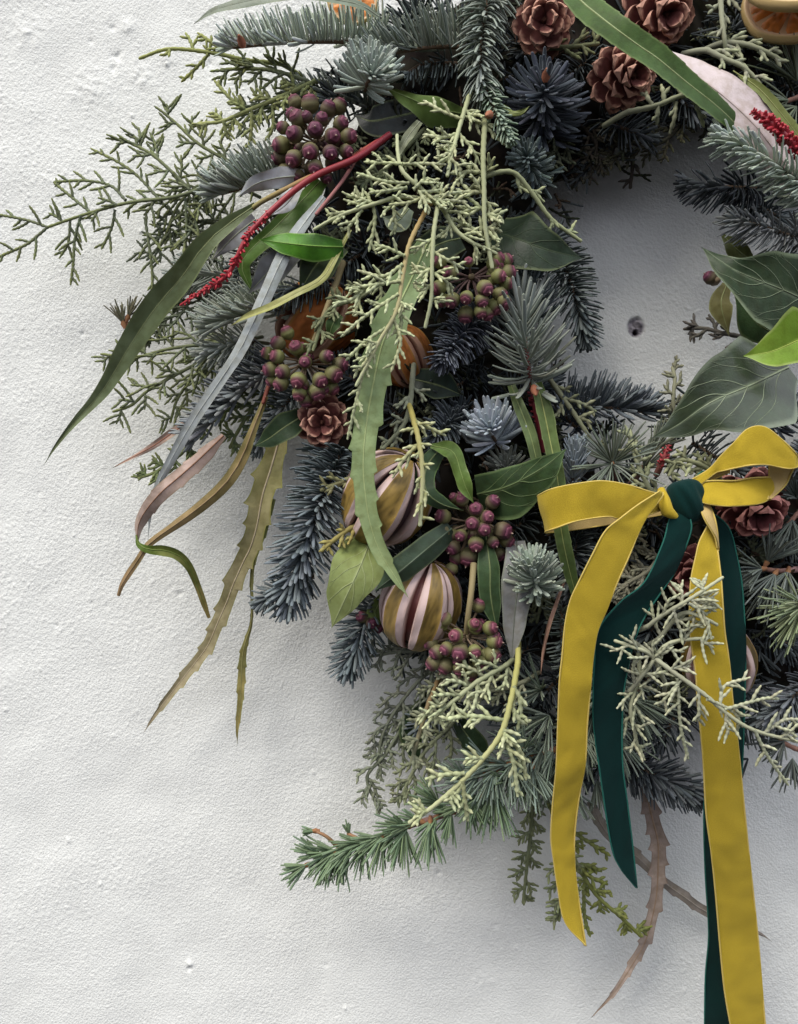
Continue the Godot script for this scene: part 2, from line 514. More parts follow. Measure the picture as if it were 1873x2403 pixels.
func berries(label: String, c: Array, spots: Array, o := {}) -> Node3D:
	var cz: float = c[2]
	var C := P(c[0], c[1], cz)
	var t := thing("ivy_berry_cluster", label, "berry cluster", C, "ivy berry clusters")
	var R := M(o.get("R", 95.0), cz)
	var hub := MB.new(C)
	if o.has("stem"):
		hub.tube(even(pts(o.stem), 14), rad(15, M(8, cz), M(6.5, cz)), 8, o.get("stem_col", Color(0.3, 0.24, 0.12)), o.get("stem_col", Color(0.3, 0.24, 0.12)))
	hub.tube(PackedVector3Array([C - Vector3(0, 0, 0.006), C, C + Vector3(0, 0, 0.003)]), PackedFloat32Array([M(6, cz), M(10, cz), M(8, cz)]), 8, Color(0.2, 0.15, 0.09), Color(0.2, 0.15, 0.09))
	part("stem", hub.mesh(mats.stem), t)
	spots = spots.duplicate()
	if spots.size() > 8:
		# the ones further in, seen between the outer berries
		for i in 10:
			var base: Array = spots[rng.randi_range(0, spots.size() - 1)]
			spots.append([lerpf(c[0], base[0], rng.randf_range(0.6, 0.95)) + rng.randf_range(-14, 14), lerpf(c[1], base[1], rng.randf_range(0.6, 0.95)) + rng.randf_range(-14, 14), 0.9, rng.randf_range(2.0, 9.0)])
	for s in spots:
		var flat := Vector2(M(s[0] - c[0], cz), -M(s[1] - c[1], cz))
		var dz = sqrt(maxf(R * R - flat.length_squared(), R * R * 0.05)) * o.get("dome", 0.8)
		if s.size() > 3: dz = s[3] * 0.001
		var zz = cz + dz * 1000.0
		var b := P(s[0], s[1], zz)
		var d := (b - C).normalized()
		d = (d + Vector3(rng.randf_range(-1, 1), rng.randf_range(-1, 1), rng.randf_range(-1, 1)) * 0.12).normalized()
		var r := M(o.get("br", 16.8), zz) * rng.randf_range(0.84, 1.1)
		if s.size() > 2: r *= s[2]
		var k := clampi(int(o.get("ripe", 1.0) + rng.randf_range(-0.9, 1.9)), 0, 4)
		var bo := part("berry", berry_body[k], t)
		var y := d
		var x := y.cross(Vector3(rng.randf_range(-1, 1), 0.3, 1)).normalized()
		bo.transform = Transform3D(Basis(x * r, y * r * 1.04, x.cross(y) * -r), b - C)
		bo.basis = Basis(x * r, y * r, x.cross(y) * r)
		part("cap", berry_cap[k], bo)
		var sm := MB.new(C)
		var e := b - d * r * 0.95
		var midp := C.lerp(e, 0.5) + Vector3(rng.randf_range(-1, 1), rng.randf_range(-1, 1), 0.6) * 0.0012
		var sc: Color = o.get("stalk_col", Color(0.21, 0.15, 0.1))
		sm.tube(even(PackedVector3Array([C, midp, e]), 6), rad(7, M(2.1, cz), M(2.9, cz)), 5, sc, sc)
		part("stalk", sm.mesh(mats.stem), t)
	return t

var cone_scales: Array = []
func make_cone_scales():
	for k in 4:
		var nu := 15
		var vs := [-1.0, -0.88, -0.66, -0.34, 0.0, 0.34, 0.66, 0.88, 1.0]
		var g := PackedVector3Array()
		var g2 := PackedVector3Array()
		var c := PackedColorArray()
		var c2 := PackedColorArray()
		for i in nu + 1:
			var u := float(i) / nu
			var w := prof([0.14, 0.17, 0.2, 0.23, 0.27, 0.30, 0.325, 0.33, 0.30, 0.23, 0.0], u)
			for j in vs.size():
				var v: float = vs[j]
				var lift := 0.035 * v * v + 0.05 * sin(u * 3.0)   # spoon: sides turned up, y is the inner (upper) face
				var th := (lerpf(0.04, 0.15, smoothstep(0.35, 0.85, u)) + 0.10 * exp(-pow((u - 0.84) * 9.0, 2.0) - v * v * 9.0)) * (1.0 - 0.45 * v * v) * (1.0 if u < 0.97 else 0.5)
				var nz := wob.get_noise_3d(u * 60 + k * 31, v * 40, 3.0) * 0.03
				var tipu := u + (0.0 if u < 1 else -0.03 * v * v)
				g.append(Vector3(v * w, lift + nz, tipu))
				g2.append(Vector3(v * w, lift - th + nz - 0.05 * smoothstep(0.7, 0.86, u) * (1 - absf(v)), tipu))
				var edge := smoothstep(0.80, 0.95, u + 0.09 * absf(v) + nz * 2.0)
				var inner := Color(0.05, 0.016, 0.016).lerp(Color(0.17, 0.058, 0.05), u) * (1.0 + 0.4 * wob.get_noise_2d(v * 240.0 + k * 50.0, u * 30.0))
				var tan_ := Color(0.62, 0.35, 0.26) * (1.0 + nz * 6.0 + 0.1 * (k - 1.5))
				c.append(inner.lerp(tan_, edge * 0.9))
				c2.append(Color(0.085, 0.026, 0.022).lerp(tan_, smoothstep(0.45, 0.7, u + nz * 3.0) * 0.85))
		var m := MB.new()
		m.sheet(g, c, nu + 1, vs.size(), false)
		m.sheet(g2, c2, nu + 1, vs.size(), true)
		# the two side walls close the scale
		for j in [0, vs.size() - 1]:
			var sg := PackedVector3Array()
			var sc := PackedColorArray()
			for i in nu + 1:
				var q: int = i * vs.size() + j
				sg.append(g[q]); sg.append(g2[q]); sc.append(c[q]); sc.append(c2[q])
			m.sheet(sg, sc, nu + 1, 2, j == 0)
		cone_scales.append(m.mesh(mats.cone))
func cone(label: String, c: Array, size: float, axis: Vector3, o := {}) -> Node3D:
	var z: float = c[2]
	var R := M(size, z)
	var at := P(c[0], c[1], z)
	var t := thing("pine_cone", label, "pine cone", at, "pine cones")
	var Y := axis.normalized()
	var X := Y.cross(Vector3(0.3, 0.2, 0.9)).normalized()
	var Z := X.cross(Y)
	var L: float = R * o.get("long", 1.75)
	var core := lathe([[0.0, -0.02], [0.26, 0.0], [0.3, 0.3], [0.24, 0.65], [0.12, 0.92], [0.0, 1.0]], [Color(0.08, 0.03, 0.025), Color(0.08, 0.03, 0.025), Color(0.08, 0.03, 0.025), Color(0.08, 0.03, 0.025), Color(0.1, 0.04, 0.03), Color(0.1, 0.04, 0.03)], 12)
	var cm := part("core", core.mesh(mats.cone), t)
	cm.transform = Transform3D(Basis(X * R * 0.8, Y * L * 0.72, Z * R * 0.8), -Y * L * 0.45)
	var n: int = int(o.get("n", 34) * 0.84)
	for i in n:
		var u := (i + 0.5) / n
		var ph = i * 2.39996 + o.get("turn", 0.0)
		var out := X * cos(ph) + Z * sin(ph)
		var open := deg_to_rad(lerpf(o.get("open0", 108.0), o.get("open1", 30.0), pow(u, 0.9)) + rng.randf_range(-8, 8))
		var d := (out * sin(open) + Y * cos(open)).normalized()
		var b := Y * (L * (lerpf(0.06, 0.62, u) - 0.45)) + out * R * 0.2 * (1.0 - u)
		var sl := R * prof([0.74, 0.88, 0.9, 0.84, 0.74, 0.6], u) * rng.randf_range(0.94, 1.06)
		var inner := (Y - d * Y.dot(d))
		if inner.length() < 0.05: inner = -out
		inner = inner.normalized()
		if open < 0.3: inner = (-out - d * (-out).dot(d)).normalized()
		var s := part("scale", cone_scales[i % 4], t)
		if o.has("mat"): s.material_override = mats[o.mat]
		var w := sl * lerpf(0.98, 1.05, u) * rng.randf_range(0.9, 1.05)
		s.transform = Transform3D(Basis(inner.cross(d) * w, inner * sl, d * sl), b)
	return t

# dried fruit, cut from pole to pole: strips of rind between wedges of pale pith, dark flesh in the slits
func fruit(label: String, c: Array, size: float, axis: Vector3, rind: Color, pith: Color, flesh: Color, o := {}) -> Node3D:
	var z: float = c[2]
	var R := M(size, z)
	var at := P(c[0], c[1], z)
	var t := thing(o.get("called", "dried_fruit"), label, "dried fruit", at, o.get("group", "dried slit fruit"))
	var Y := axis.normalized()
	var X := Y.cross(Vector3(0.1, 0.2, 0.95)).normalized()
	var Bz := Basis(X, Y, X.cross(Y))
	var segs: int = o.get("segs", 8)
	var H: float = o.get("tall", 1.08)
	var half := PI / segs
	var kr: float = o.get("rind", 0.52)
	var rot: float = o.get("turn", 0.0)
	var core := lathe([[0.0, -0.86 * H], [0.5, -0.7 * H], [0.76, -0.3 * H], [0.79, 0.0], [0.76, 0.3 * H], [0.5, 0.7 * H], [0.0, 0.86 * H]], [flesh, flesh, flesh, flesh, flesh, flesh, flesh], 24, 0.03, 16)
	var cm := part("flesh", core.mesh(mats.flesh), t)
	cm.basis = Bz.scaled_local(Vector3(R, R, R))
	var nu := 22
	for s in segs:
		var a0 := rot + TAU * s / segs + half * rng.randf_range(-0.1, 0.1)
		var gap: float = half * rng.randf_range(0.72, 0.92)
		var bul: float = rng.randf_range(0.94, 1.05)
		var dent: float = rng.randf_range(-0.09, 0.02)
		for strip in ["rind", "pith", "pith"]:
			var idx := 0 if strip == "rind" else 1
			var as_ := PackedFloat32Array()
			if strip == "rind":
				for j in 9: as_.append(lerpf(-kr, kr, j / 8.0))
			elif t.has_meta("left_done"):
				for j in 6: as_.append(lerpf(kr, 1.0, j / 5.0))
				as_.append(1.0)
				t.remove_meta("left_done")
			else:
				as_.append(-1.0)
				for j in 6: as_.append(lerpf(-1.0, -kr, j / 5.0))
				t.set_meta("left_done", true)
			var g := PackedVector3Array()
			var cl := PackedColorArray()
			for i in nu + 1:
				var la := lerpf(-0.47, 0.47, float(i) / nu) * PI
				for j in as_.size():
					var k := absf(as_[j])
					var an: float = a0 + as_[j] * gap
					var deepest: bool = strip == "pith" and ((j == 0 and as_[0] == -1.0) or (j == as_.size() - 1 and as_[j] == 1.0))
					var rr := bul * (1.0 if strip == "rind" else lerpf(1.0, 0.945, pow(maxf(k - kr, 0.0) / (1.0 - kr), 1.4)))
					rr += 0.022 * exp(-pow((k - kr) * 9.0, 2.0)) * cos(la)
					rr += dent * cos(la) * (1.0 - k * k) + 0.075 * wob.get_noise_3d(cos(an) * 22 + size, la * 16, sin(an) * 22)
					if deepest: rr = 0.74
					var nz := wob.get_noise_3d(cos(an) * 130 + s * 40, la * 120, sin(an) * 130)
					rr *= 1.0 + 0.02 * nz
					var cr := pow(cos(la), 0.9)
					g.append(Vector3(cos(an) * cr * rr, sin(la) * H * (0.98 if strip == "pith" else 1.0), sin(an) * cr * rr) * R)
					if strip == "rind":
						cl.append(rind * (1.0 + 0.35 * nz + 0.6 * wob.get_noise_3d(cos(an) * 420, la * 400, sin(an) * 420)) if k < kr * 0.93 else rind.lerp(Color(0.42, 0.27, 0.08), 0.6))
					else: cl.append((flesh if deepest else pith.lerp(Color(0.34, 0.2, 0.14), clampf(0.5 * smoothstep(0.75, 1.0, k) + 0.35 * nz, 0, 0.7))) * (1.0 + 0.12 * nz))
			var m := MB.new()
			m.sheet(g, cl, nu + 1, as_.size(), false)
			var pm := part(strip, m.mesh(mats[o.get("skin", "rind")] if idx == 0 else mats.pith), t)
			pm.basis = Bz
	return t

func orange(label: String, c: Array, size: float, normal: Vector3, o := {}) -> Node3D:
	var z: float = c[2]
	var R := M(size, z)
	var t := thing("orange_slice", label, "orange slice", P(c[0], c[1], z), "dried orange slices")
	var Y := normal.normalized()
	var X := Y.cross(Vector3(0.4, 0.3, -0.8)).normalized()
	t.basis = Basis(X, Y, X.cross(Y))
	var H: float = R * 0.10
	var rc := Color(0.52, 0.36, 0.13)
	var pc := Color(0.64, 0.42, 0.24)
	var rind := lathe([[0.84, 0.6], [0.90, 1.1], [0.955, 1.05], [1.0, 0.3], [1.0, -0.4], [0.95, -1.0], [0.84, -0.6]], [pc, pc, rc * 1.15, rc, rc, rc, pc], 48, 0.012, 7, true)
	var r := part("rind", rind.mesh(mats.rind), t)
	r.scale = Vector3(R, H, R)
	var pith := lathe([[0.0, 0.62], [0.4, 0.5], [0.86, 0.6], [0.86, -0.6], [0.0, -0.6]], [pc, pc, pc, pc, pc], 40, 0.0, 5, true)
	var pi_ := part("pith", pith.mesh(mats.pith), t)
	pi_.scale = Vector3(R, H, R)
	for k in 9:
		var a0 := TAU * k / 9 + 0.06
		var a1 := TAU * (k + 1) / 9 - 0.06
		var g := PackedVector3Array()
		var cl := PackedColorArray()
		for i in 9:
			var u := i / 8.0
			for j in 9:
				var v := j / 8.0
				var a := lerpf(a0, a1, v)
				var rr := lerpf(0.12, 0.84, u)
				var nz := wob.get_noise_3d(cos(a) * rr * 160, sin(a) * rr * 160, k * 9.0)
				var edge: float = smoothstep(0, 0.2, v) * smoothstep(1, 0.8, v) * smoothstep(0, 0.15, u) * smoothstep(1, 0.88, u)
				g.append(Vector3(cos(a) * rr * R, H * (0.55 + edge * (0.28 + 0.45 * nz)), sin(a) * rr * R))
				cl.append(Color(0.60, 0.20, 0.035) * (1.0 + 0.7 * nz))
		var m := MB.new()
		m.sheet(g, cl, 9, 9, true)
		part("segment", m.mesh(mats.flesh), t)
	return t

# a strip of ribbon between its two edges: velvet on the side that T x (B - A) points to, satin behind, a woven edge on both sides
func ribbon(t: Node3D, called: String, ea: Array, eb: Array, o := {}):
	var n: int = o.get("n", 70)
	var A := curve(pts(ea), n)
	var B := curve(pts(eb), n)
	var kk := 9
	var g := PackedVector3Array()
	var uvs := PackedVector2Array()
	var c := PackedColorArray()
	var run := 0.0
	var bow: float = o.get("bow", 0.0)
	for i in n + 1:
		if i > 0: run += (A[i] + B[i]).distance_to(A[i - 1] + B[i - 1]) * 0.5
		var T := ((A[mini(i + 1, n)] + B[mini(i + 1, n)]) - (A[maxi(i - 1, 0)] + B[maxi(i - 1, 0)])).normalized()
		var nn := T.cross(B[i] - A[i]).normalized()
		var w := A[i].distance_to(B[i])
		for j in kk:
			var f := j / (kk - 1.0)
			g.append(A[i].lerp(B[i], f) + nn * (bow * sin(f * PI) * w + 0.0011 * wob.get_noise_2d(run * 260.0 + ea[0][0], f * 9.0) + 0.0006 * wob.get_noise_2d(run * 900.0, f * 22.0 + ea[0][1])))
			uvs.append(Vector2(f * w / 0.06, run / 0.06))
			var nap := 1.0 + 0.24 * wob.get_noise_2d(run * 420.0 + ea[0][0], f * 11.0) + 0.16 * wob.get_noise_2d(run * 1500.0, f * 14.0 + ea[0][0])
			c.append(Color(nap, nap, nap))
	var lift := PackedFloat32Array()
	for j in kk: lift.append(0.0005 * (1.0 if j > 0 and j < kk - 1 else 0.3))
	var m := MB.new(t.position)
	m.sheet(g, c, n + 1, kk, o.get("flip", false), lift, uvs)
	var face := part(called, m.mesh(mats[o.get("velvet", "velvet_yellow")]), t)
	var bk := MB.new(t.position)
	bk.sheet(g, c, n + 1, kk, not o.get("flip", false), lift, uvs)
	part("backing", bk.mesh(mats[o.get("satin", "satin_yellow")]), face)
	for e in [A, B]:
		var em := MB.new(t.position)
		em.tube(e, rad(n + 1, 0.0005, 0.0005), 6, Color.WHITE, Color.WHITE)
		part("selvedge", em.mesh(mats[o.get("edge", "edge_yellow")]), face)

func sky_and_sun():
	var cam := Camera3D.new()
	cam.name = "camera"
	add_child(cam)
	cam.position = Vector3(0, CY, D)
	cam.fov = rad_to_deg(2.0 * atan(2403.0 * S * 0.5 / D))
	cam.near = 0.02; cam.far = 60.0
	cam.current = true
	var env := Environment.new()
	var sm := ProceduralSkyMaterial.new()
	sm.sky_top_color = Color(0.955, 0.975, 1.0)
	sm.sky_horizon_color = Color(0.46, 0.46, 0.51)
	sm.sky_curve = 0.55
	sm.ground_bottom_color = Color(0.13, 0.125, 0.135)
	sm.ground_horizon_color = Color(0.19, 0.185, 0.20)
	sm.ground_curve = 0.06
	sm.sun_angle_max = 0.0
	var sky := Sky.new()
	sky.sky_material = sm
	env.background_mode = Environment.BG_SKY
	env.sky = sky
	env.background_energy_multiplier = 0.95
	env.tonemap_mode = Environment.TONE_MAPPER_LINEAR
	env.tonemap_exposure = 2.68
	env.sdfgi_enabled = true; env.ssao_enabled = true; env.ssil_enabled = true
	var we := WorldEnvironment.new()
	we.name = "environment"
	we.environment = env
	add_child(we)
	var sun := DirectionalLight3D.new()
	sun.name = "sun"
	add_child(sun)
	sun.light_energy = 0.36
	sun.light_angular_distance = 28.0
	sun.light_color = Color(1.0, 0.98, 0.945)
	sun.shadow_enabled = true
	sun.look_at_from_position(Vector3.ZERO, Vector3(0.5, -1.0, -0.62))

func materials():
	mat("stem", 0.75)
	mat("needle", 0.55, {"spec": 0.18})
	mat("juniper", 0.75, {"spec": 0.15})
	mat("leaf", 0.38, {"spec": 0.28, "back": Color(0.16, 0.2, 0.08)})
	mat("leaf_dry", 0.6, {"spec": 0.35, "back": Color(0.2, 0.17, 0.12)})
	mat("leaf_gloss", 0.36, {"spec": 0.24, "back": Color(0.1, 0.14, 0.05)})
	mat("leaf_sheen", 0.3, {"spec": 0.55, "back": Color(0.1, 0.14, 0.05)})
	mat("berry", 0.55, {"spec": 0.35})
	mat("cone", 0.7, {"spec": 0.3})
	mat("cone_red", 0.65, {"spec": 0.35}).albedo_color = Color(0.95, 0.86, 0.92)
	mat("flesh", 0.5, {"spec": 0.5})
	mat("pith", 0.75, {"spec": 0.25})
	mat("rind", 0.48, {"spec": 0.5})
	mat("peel", 0.8, {"spec": 0.25})
	mat("moss", 0.95, {"spec": 0.1})
	mat("flower", 0.5)
	var grain := noise_tex(0.12, [], 3.0, 512, 4)
	for k in ["rind", "pith", "cone", "peel", "berry"]:
		var m: StandardMaterial3D = mats[k]
		m.normal_enabled = true; m.normal_texture = grain; m.normal_scale = 0.25 if k == "berry" else 0.6
		m.uv1_triplanar = true; m.uv1_scale = Vector3.ONE * 30.0
	var skin := noise_tex(0.05, [], 3.0, 512, 14, 5)
	var spots := noise_tex(0.012, [Color(0.91, 0.90, 0.87), Color(0.97, 0.97, 0.96), Color(1, 1, 1)], 0, 512, 31, 5)
	for k in ["leaf", "leaf_dry", "leaf_gloss", "leaf_sheen"]:
		var m: StandardMaterial3D = mats[k]
		m.normal_enabled = true; m.normal_texture = skin; m.normal_scale = 0.35; m.albedo_texture = spots
		m.uv1_triplanar = true; m.uv1_scale = Vector3.ONE * 22.0
	var pile := noise_tex(0.16, [Color(0.88, 0.86, 0.83), Color(0.955, 0.95, 0.94), Color(1, 1, 1)], 0, 512, 7, 6)
	var pile_n := noise_tex(0.3, [], 2.0, 512, 9, 2)
	for k in [["velvet_yellow", Color(0.745, 0.645, 0.20), 0.95, 0.8], ["velvet_green", Color(0.025, 0.165, 0.16), 0.95, 0.8], ["satin_yellow", Color(0.80, 0.70, 0.47), 0.5, 0.0], ["satin_green", Color(0.10, 0.30, 0.27), 0.5, 0.0], ["edge_yellow", Color(0.84, 0.75, 0.42), 0.7, 0.2], ["edge_green", Color(0.16, 0.40, 0.36), 0.7, 0.2]]:
		var m := mat(k[0], k[2], {"spec": 0.25})
		m.albedo_color = k[1]
		if k[3] > 0: m.rim_enabled = true; m.rim = k[3]; m.rim_tint = 0.6
		m.albedo_texture = pile
		if k[0].begins_with("velvet"): m.normal_enabled = true; m.normal_texture = pile_n; m.normal_scale = 0.7
	var w := StandardMaterial3D.new()
	w.resource_name = "render"
	w.albedo_color = Color(0.90, 0.905, 0.892)
	w.roughness = 0.85; w.metallic_specular = 0.3
	w.vertex_color_use_as_albedo = true
	w.normal_enabled = true; w.normal_texture = noise_tex(0.055, [], 5.0, 1024, 21, 5); w.normal_scale = 0.65
	w.uv1_triplanar = true; w.uv1_scale = Vector3.ONE * 9.0
	mats["render"] = w

func wall():
	var fine := FastNoiseLite.new()
	fine.noise_type = FastNoiseLite.TYPE_SIMPLEX_SMOOTH; fine.seed = 3; fine.frequency = 1.0; fine.fractal_octaves = 3; fine.fractal_gain = 0.55
	var broad := FastNoiseLite.new()
	broad.noise_type = FastNoiseLite.TYPE_SIMPLEX; broad.seed = 8; broad.frequency = 1.0; broad.fractal_octaves = 2
	var xs := PackedFloat32Array()
	var ys := PackedFloat32Array()
	for a in [[xs, 0.30, 0.0], [ys, 0.385, CY]]:
		var outer := []
		var x: float = a[1]
		var st := 0.0012
		while x < 1.45:
			x += st; st *= 1.35
			outer.append(x)
		for i in range(outer.size() - 1, -1, -1): a[0].append(a[2] - outer[i])
		var n := int(a[1] * 2.0 / 0.00102)
		for i in n + 1: a[0].append(a[2] - a[1] + a[1] * 2.0 * i / n)
		for q in outer: a[0].append(a[2] + q)
	# chips, dents and lumps of the render: place in px, radius in px, height in mm
	var marks := [[272, 130, 16, -1.6], [266, 160, 11, -1.4], [300, 60, 22, 1.0], [262, 60, 14, -1.0], [390, 136, 18, 1.0], [330, 178, 40, 0.9], [492, 150, 12, -1.0], [445, 2262, 9, 1.6], [443, 2275, 7, -1.3], [640, 540, 9, -0.8], [1145, 2300, 26, 0.6], [785, 820, 8, 0.8], [60, 70, 60, 0.8], [210, 210, 70, 0.7], [140, 420, 50, 0.5]]
	var mp := []
	for k in marks:
		var q := P(k[0], k[1], 0)
		mp.append([q.x, q.y, M(k[2], 0), k[3] * 0.001])
	var cells := {}
	for i in 130:
		var k := [rng.randf_range(0, 1873), rng.randf_range(0, 2403), rng.randf_range(3.5, 8.0), rng.randf_range(-1.0, 1.1)]
		mp.append([P(k[0], k[1], 0).x, P(k[0], k[1], 0).y, M(k[2], 0), k[3] * 0.001])
	for k in mp:
		for ax in range(floori((k[0] - k[2] * 2.0) / 0.02), floori((k[0] + k[2] * 2.0) / 0.02) + 1):
			for ay in range(floori((k[1] - k[2] * 2.0) / 0.02), floori((k[1] + k[2] * 2.0) / 0.02) + 1):
				var key := Vector2i(ax, ay)
				if not cells.has(key): cells[key] = []
				cells[key].append(k)
	var hole := P(1493, 768, 0)
	var m := MB.new(Vector3(0, CY, 0))
	var g := PackedVector3Array()
	var c := PackedColorArray()
	var W := xs.size()
	for iy in ys.size():
		var y := ys[iy]
		for ix in W:
			var x := xs[ix]
			var f := fine.get_noise_2d(x * 235.0 + y * 60.0, y * 330.0)
			var f2 := fine.get_noise_2d(x * 88.0 + 50.0, y * 128.0)
			var b := broad.get_noise_2d(x * 15.0, y * 15.0)
			var b2 := broad.get_noise_2d(x * 5.0 + 9.0, y * 5.0)
			var rough := clampf(0.85 + 0.5 * b2, 0.4, 1.25) * clampf(0.85 + (y - CY) * 0.6, 0.6, 1.1)
			# flecks of coarse sand standing proud of a flatter skim
			var z := (f * 0.00016 + maxf(0.0, f - 0.14) * 0.00085 + maxf(0.0, f2 - 0.36) * 0.0005) * rough + b * 0.0005 + b2 * 0.0008
			for k in cells.get(Vector2i(floori(x / 0.02), floori(y / 0.02)), []):
				var dx: float = x - k[0]
				var dy: float = y - k[1]
				if absf(dx) < k[2] * 2.0 and absf(dy) < k[2] * 2.0:
					z += k[3] * exp(-(dx * dx + dy * dy) / (k[2] * k[2] * 0.5)) * (1.0 + 1.2 * f2)
			var hd := Vector2(x - hole.x, (y - hole.y) * 0.85).length() / 0.0062
			var col := Color(1, 1, 1) * (1.0 + 0.035 * b + 0.025 * b2 + 0.03 * f2)
			if hd < 1.6:
				z -= 0.0022 * smoothstep(1.1, 0.8, hd) * (0.8 + 1.5 * f2)
				var k2 := smoothstep(1.05, 0.8, hd)
				col = col.lerp(Color(0.42, 0.38, 0.43) * (0.9 + f), k2)
				var hd2 := Vector2(x - hole.x - 0.0002, y - hole.y + 0.0032).length() / 0.0021
				z -= 0.006 * smoothstep(1.0, 0.6, hd2)
				col = col.lerp(Color(0.05, 0.035, 0.05), smoothstep(1.2, 0.8, hd2))
			g.append(Vector3(x, y, z - 0.0008))
			c.append(col)
	m.sheet(g, c, ys.size(), W, true)
	var o := thing("wall", "rough white rendered wall with a plugged screw hole, behind the whole wreath", "wall", Vector3(0, CY, 0))
	o.set_meta("kind", "structure")
	part("render_coat", m.mesh(mats.render), o)
	# the wall has thickness behind the coat
	var bx := BoxMesh.new()
	bx.size = Vector3(2.9, 2.9, 0.2)
	bx.material = mats.render
	var b2 := part("masonry", bx, o)
	b2.position = Vector3(0, 0, -0.11)

func ring():
	# straw ring bound with moss, all round, also where it leaves the picture
	var m := MB.new(P(1600, 740, 25))
	var g := PackedVector3Array()
	var c := PackedColorArray()
	var C := P(1600, 740, 0)
	var nu := 160
	var nv := 28
	for i in nu + 1:
		var a := TAU * i / nu
		for j in nv + 1:
			var b := TAU * j / nv
			var nz := wob.get_noise_3d(cos(a) * 90 + 7, sin(a) * 90, cos(b) * 9 + sin(b) * 6)
			var nf := wob.get_noise_3d(cos(a) * 600, sin(a) * 600, b * 22.0)
			var r := 0.066 + 0.012 * nz + 0.005 * nf
			g.append(C + Vector3(cos(a) * (0.192 + r * cos(b)), sin(a) * (0.192 + r * cos(b)), 0.028 + (0.022 + 0.005 * nz + 0.004 * nf) * sin(b)))
			c.append(Color(0.024, 0.021, 0.017) * (1.0 + nf * 1.2))
	m.sheet(g, c, nu + 1, nv + 1, false)
	var t := thing("wreath_base", "dark moss covered ring that the greenery of the wreath is tied to", "wreath base", P(1600, 740, 25))
	part("moss_ring", m.mesh(mats.moss), t)
	# the mass of twigs and needles nobody could count, on the base
	var fm := MB.new(t.position)
	var tm := MB.new(t.position)
	for i in 2150:
		var a := rng.randf() * TAU
		var rr := 0.192 + rng.randfn(0.0, 0.040)
		if rr < 0.108: rr = 0.108 + rng.randf() * 0.03
		var z := 0.036 + rng.randf() * 0.026 * clampf(1.6 - absf(rr - 0.192) / 0.05, 0.2, 1.0)
		var p := C + Vector3(cos(a) * rr, sin(a) * rr, z)
		var out := Vector3(cos(a), sin(a), 0)
		var tang := Vector3(-sin(a), cos(a), 0)
		var d := (tang * rng.randf_range(-1.2, 0.9) + out * clampf((rr - 0.192) / 0.06, -1, 1) * 0.6 + Vector3(rng.randf_range(-0.6, 0.6), rng.randf_range(-0.6, 0.6), rng.randf_range(-0.2, 0.8))).normalized()
		if i % 3 == 0:
			var tone := Color(0.036, 0.04, 0.026) if rng.randf() > 0.35 else Color(0.062, 0.045, 0.032)
			var l := rng.randf_range(0.012, 0.026)
			var q := PackedVector3Array([p, p + d * l * 0.5, p + (d + Vector3(rng.randf_range(-0.3, 0.3), rng.randf_range(-0.3, 0.3), 0)) * l])
			shoot(tm, q, 0.0009, tone, tone * 1.3, 2, l * 0.4, 1.0, false)
		else:
			var side := d.cross(Vector3(0.2, rng.randf(), 0.7)).normalized()
			for k in 3:
				var d2 := (d + Vector3(rng.randf_range(-0.6, 0.6), rng.randf_range(-0.6, 0.6), rng.randf_range(-0.2, 0.5))).normalized()
				side = d2.cross(Vector3(0.2, rng.randf(), 0.7)).normalized()
				fm.needle(p, d2, Vector3(0, 0, 0.1), side, rng.randf_range(0.012, 0.02), 0.0009, 0.0005, jit(Color(0.034, 0.042, 0.044), 0.3), Color(0.055, 0.066, 0.07))
	part("needle_mass", fm.mesh(mats.needle), t, true)
	part("twig_mass", tm.mesh(mats.juniper), t, true)

func flower_spike(label: String, path: Array, r: float, from: float, col: Color, o := {}):
	var p := pts(path)
	var z: float = path[0][2]
	var t := thing("red_flower_spike", label, "flower spike", p[0], "red flower spikes")
	var q := even(p, 60)
	var sm := MB.new(p[0])
	var rr := PackedFloat32Array()
	for i in 61: rr.append(M(r, z) * lerpf(0.95, 0.35, pow(i / 60.0, 2.0)))
	sm.tube(q, rr, 8, o.get("stem", col * 0.8), col)
	part("stem", sm.mesh(mats.flower), t)
	var bm := MB.new(p[0])
	for i in o.get("n", 150):
		var u := lerpf(from, 1.0, pow(rng.randf(), 0.75))
		var k := mini(int(u * 60), 59)
		var T := (q[k + 1] - q[k]).normalized()
		var A := T.cross(Vector3(0.2, 0.1, 1)).normalized().rotated(T, rng.randf() * TAU)
		var b := q[k].lerp(q[k + 1], rng.randf())
		var s := M(r, z) * rng.randf_range(0.4, 0.62) * lerpf(0.6, 1.0, smoothstep(from, from + 0.3, u)) * lerpf(1.0, 0.45, smoothstep(0.8, 1.0, u))
		var d := (A + T * 0.55).normalized()
		var base := b + A * rr[k] * 0.75
		bm.tube(PackedVector3Array([base, base + d * s * 0.9, base + d * s * 1.7]), PackedFloat32Array([s * 0.55, s * 0.8, s * 0.62]), 6, jit(col, 0.2), jit(col * 1.25, 0.2))
	part("bud_mass", bm.mesh(mats.flower), t, true)

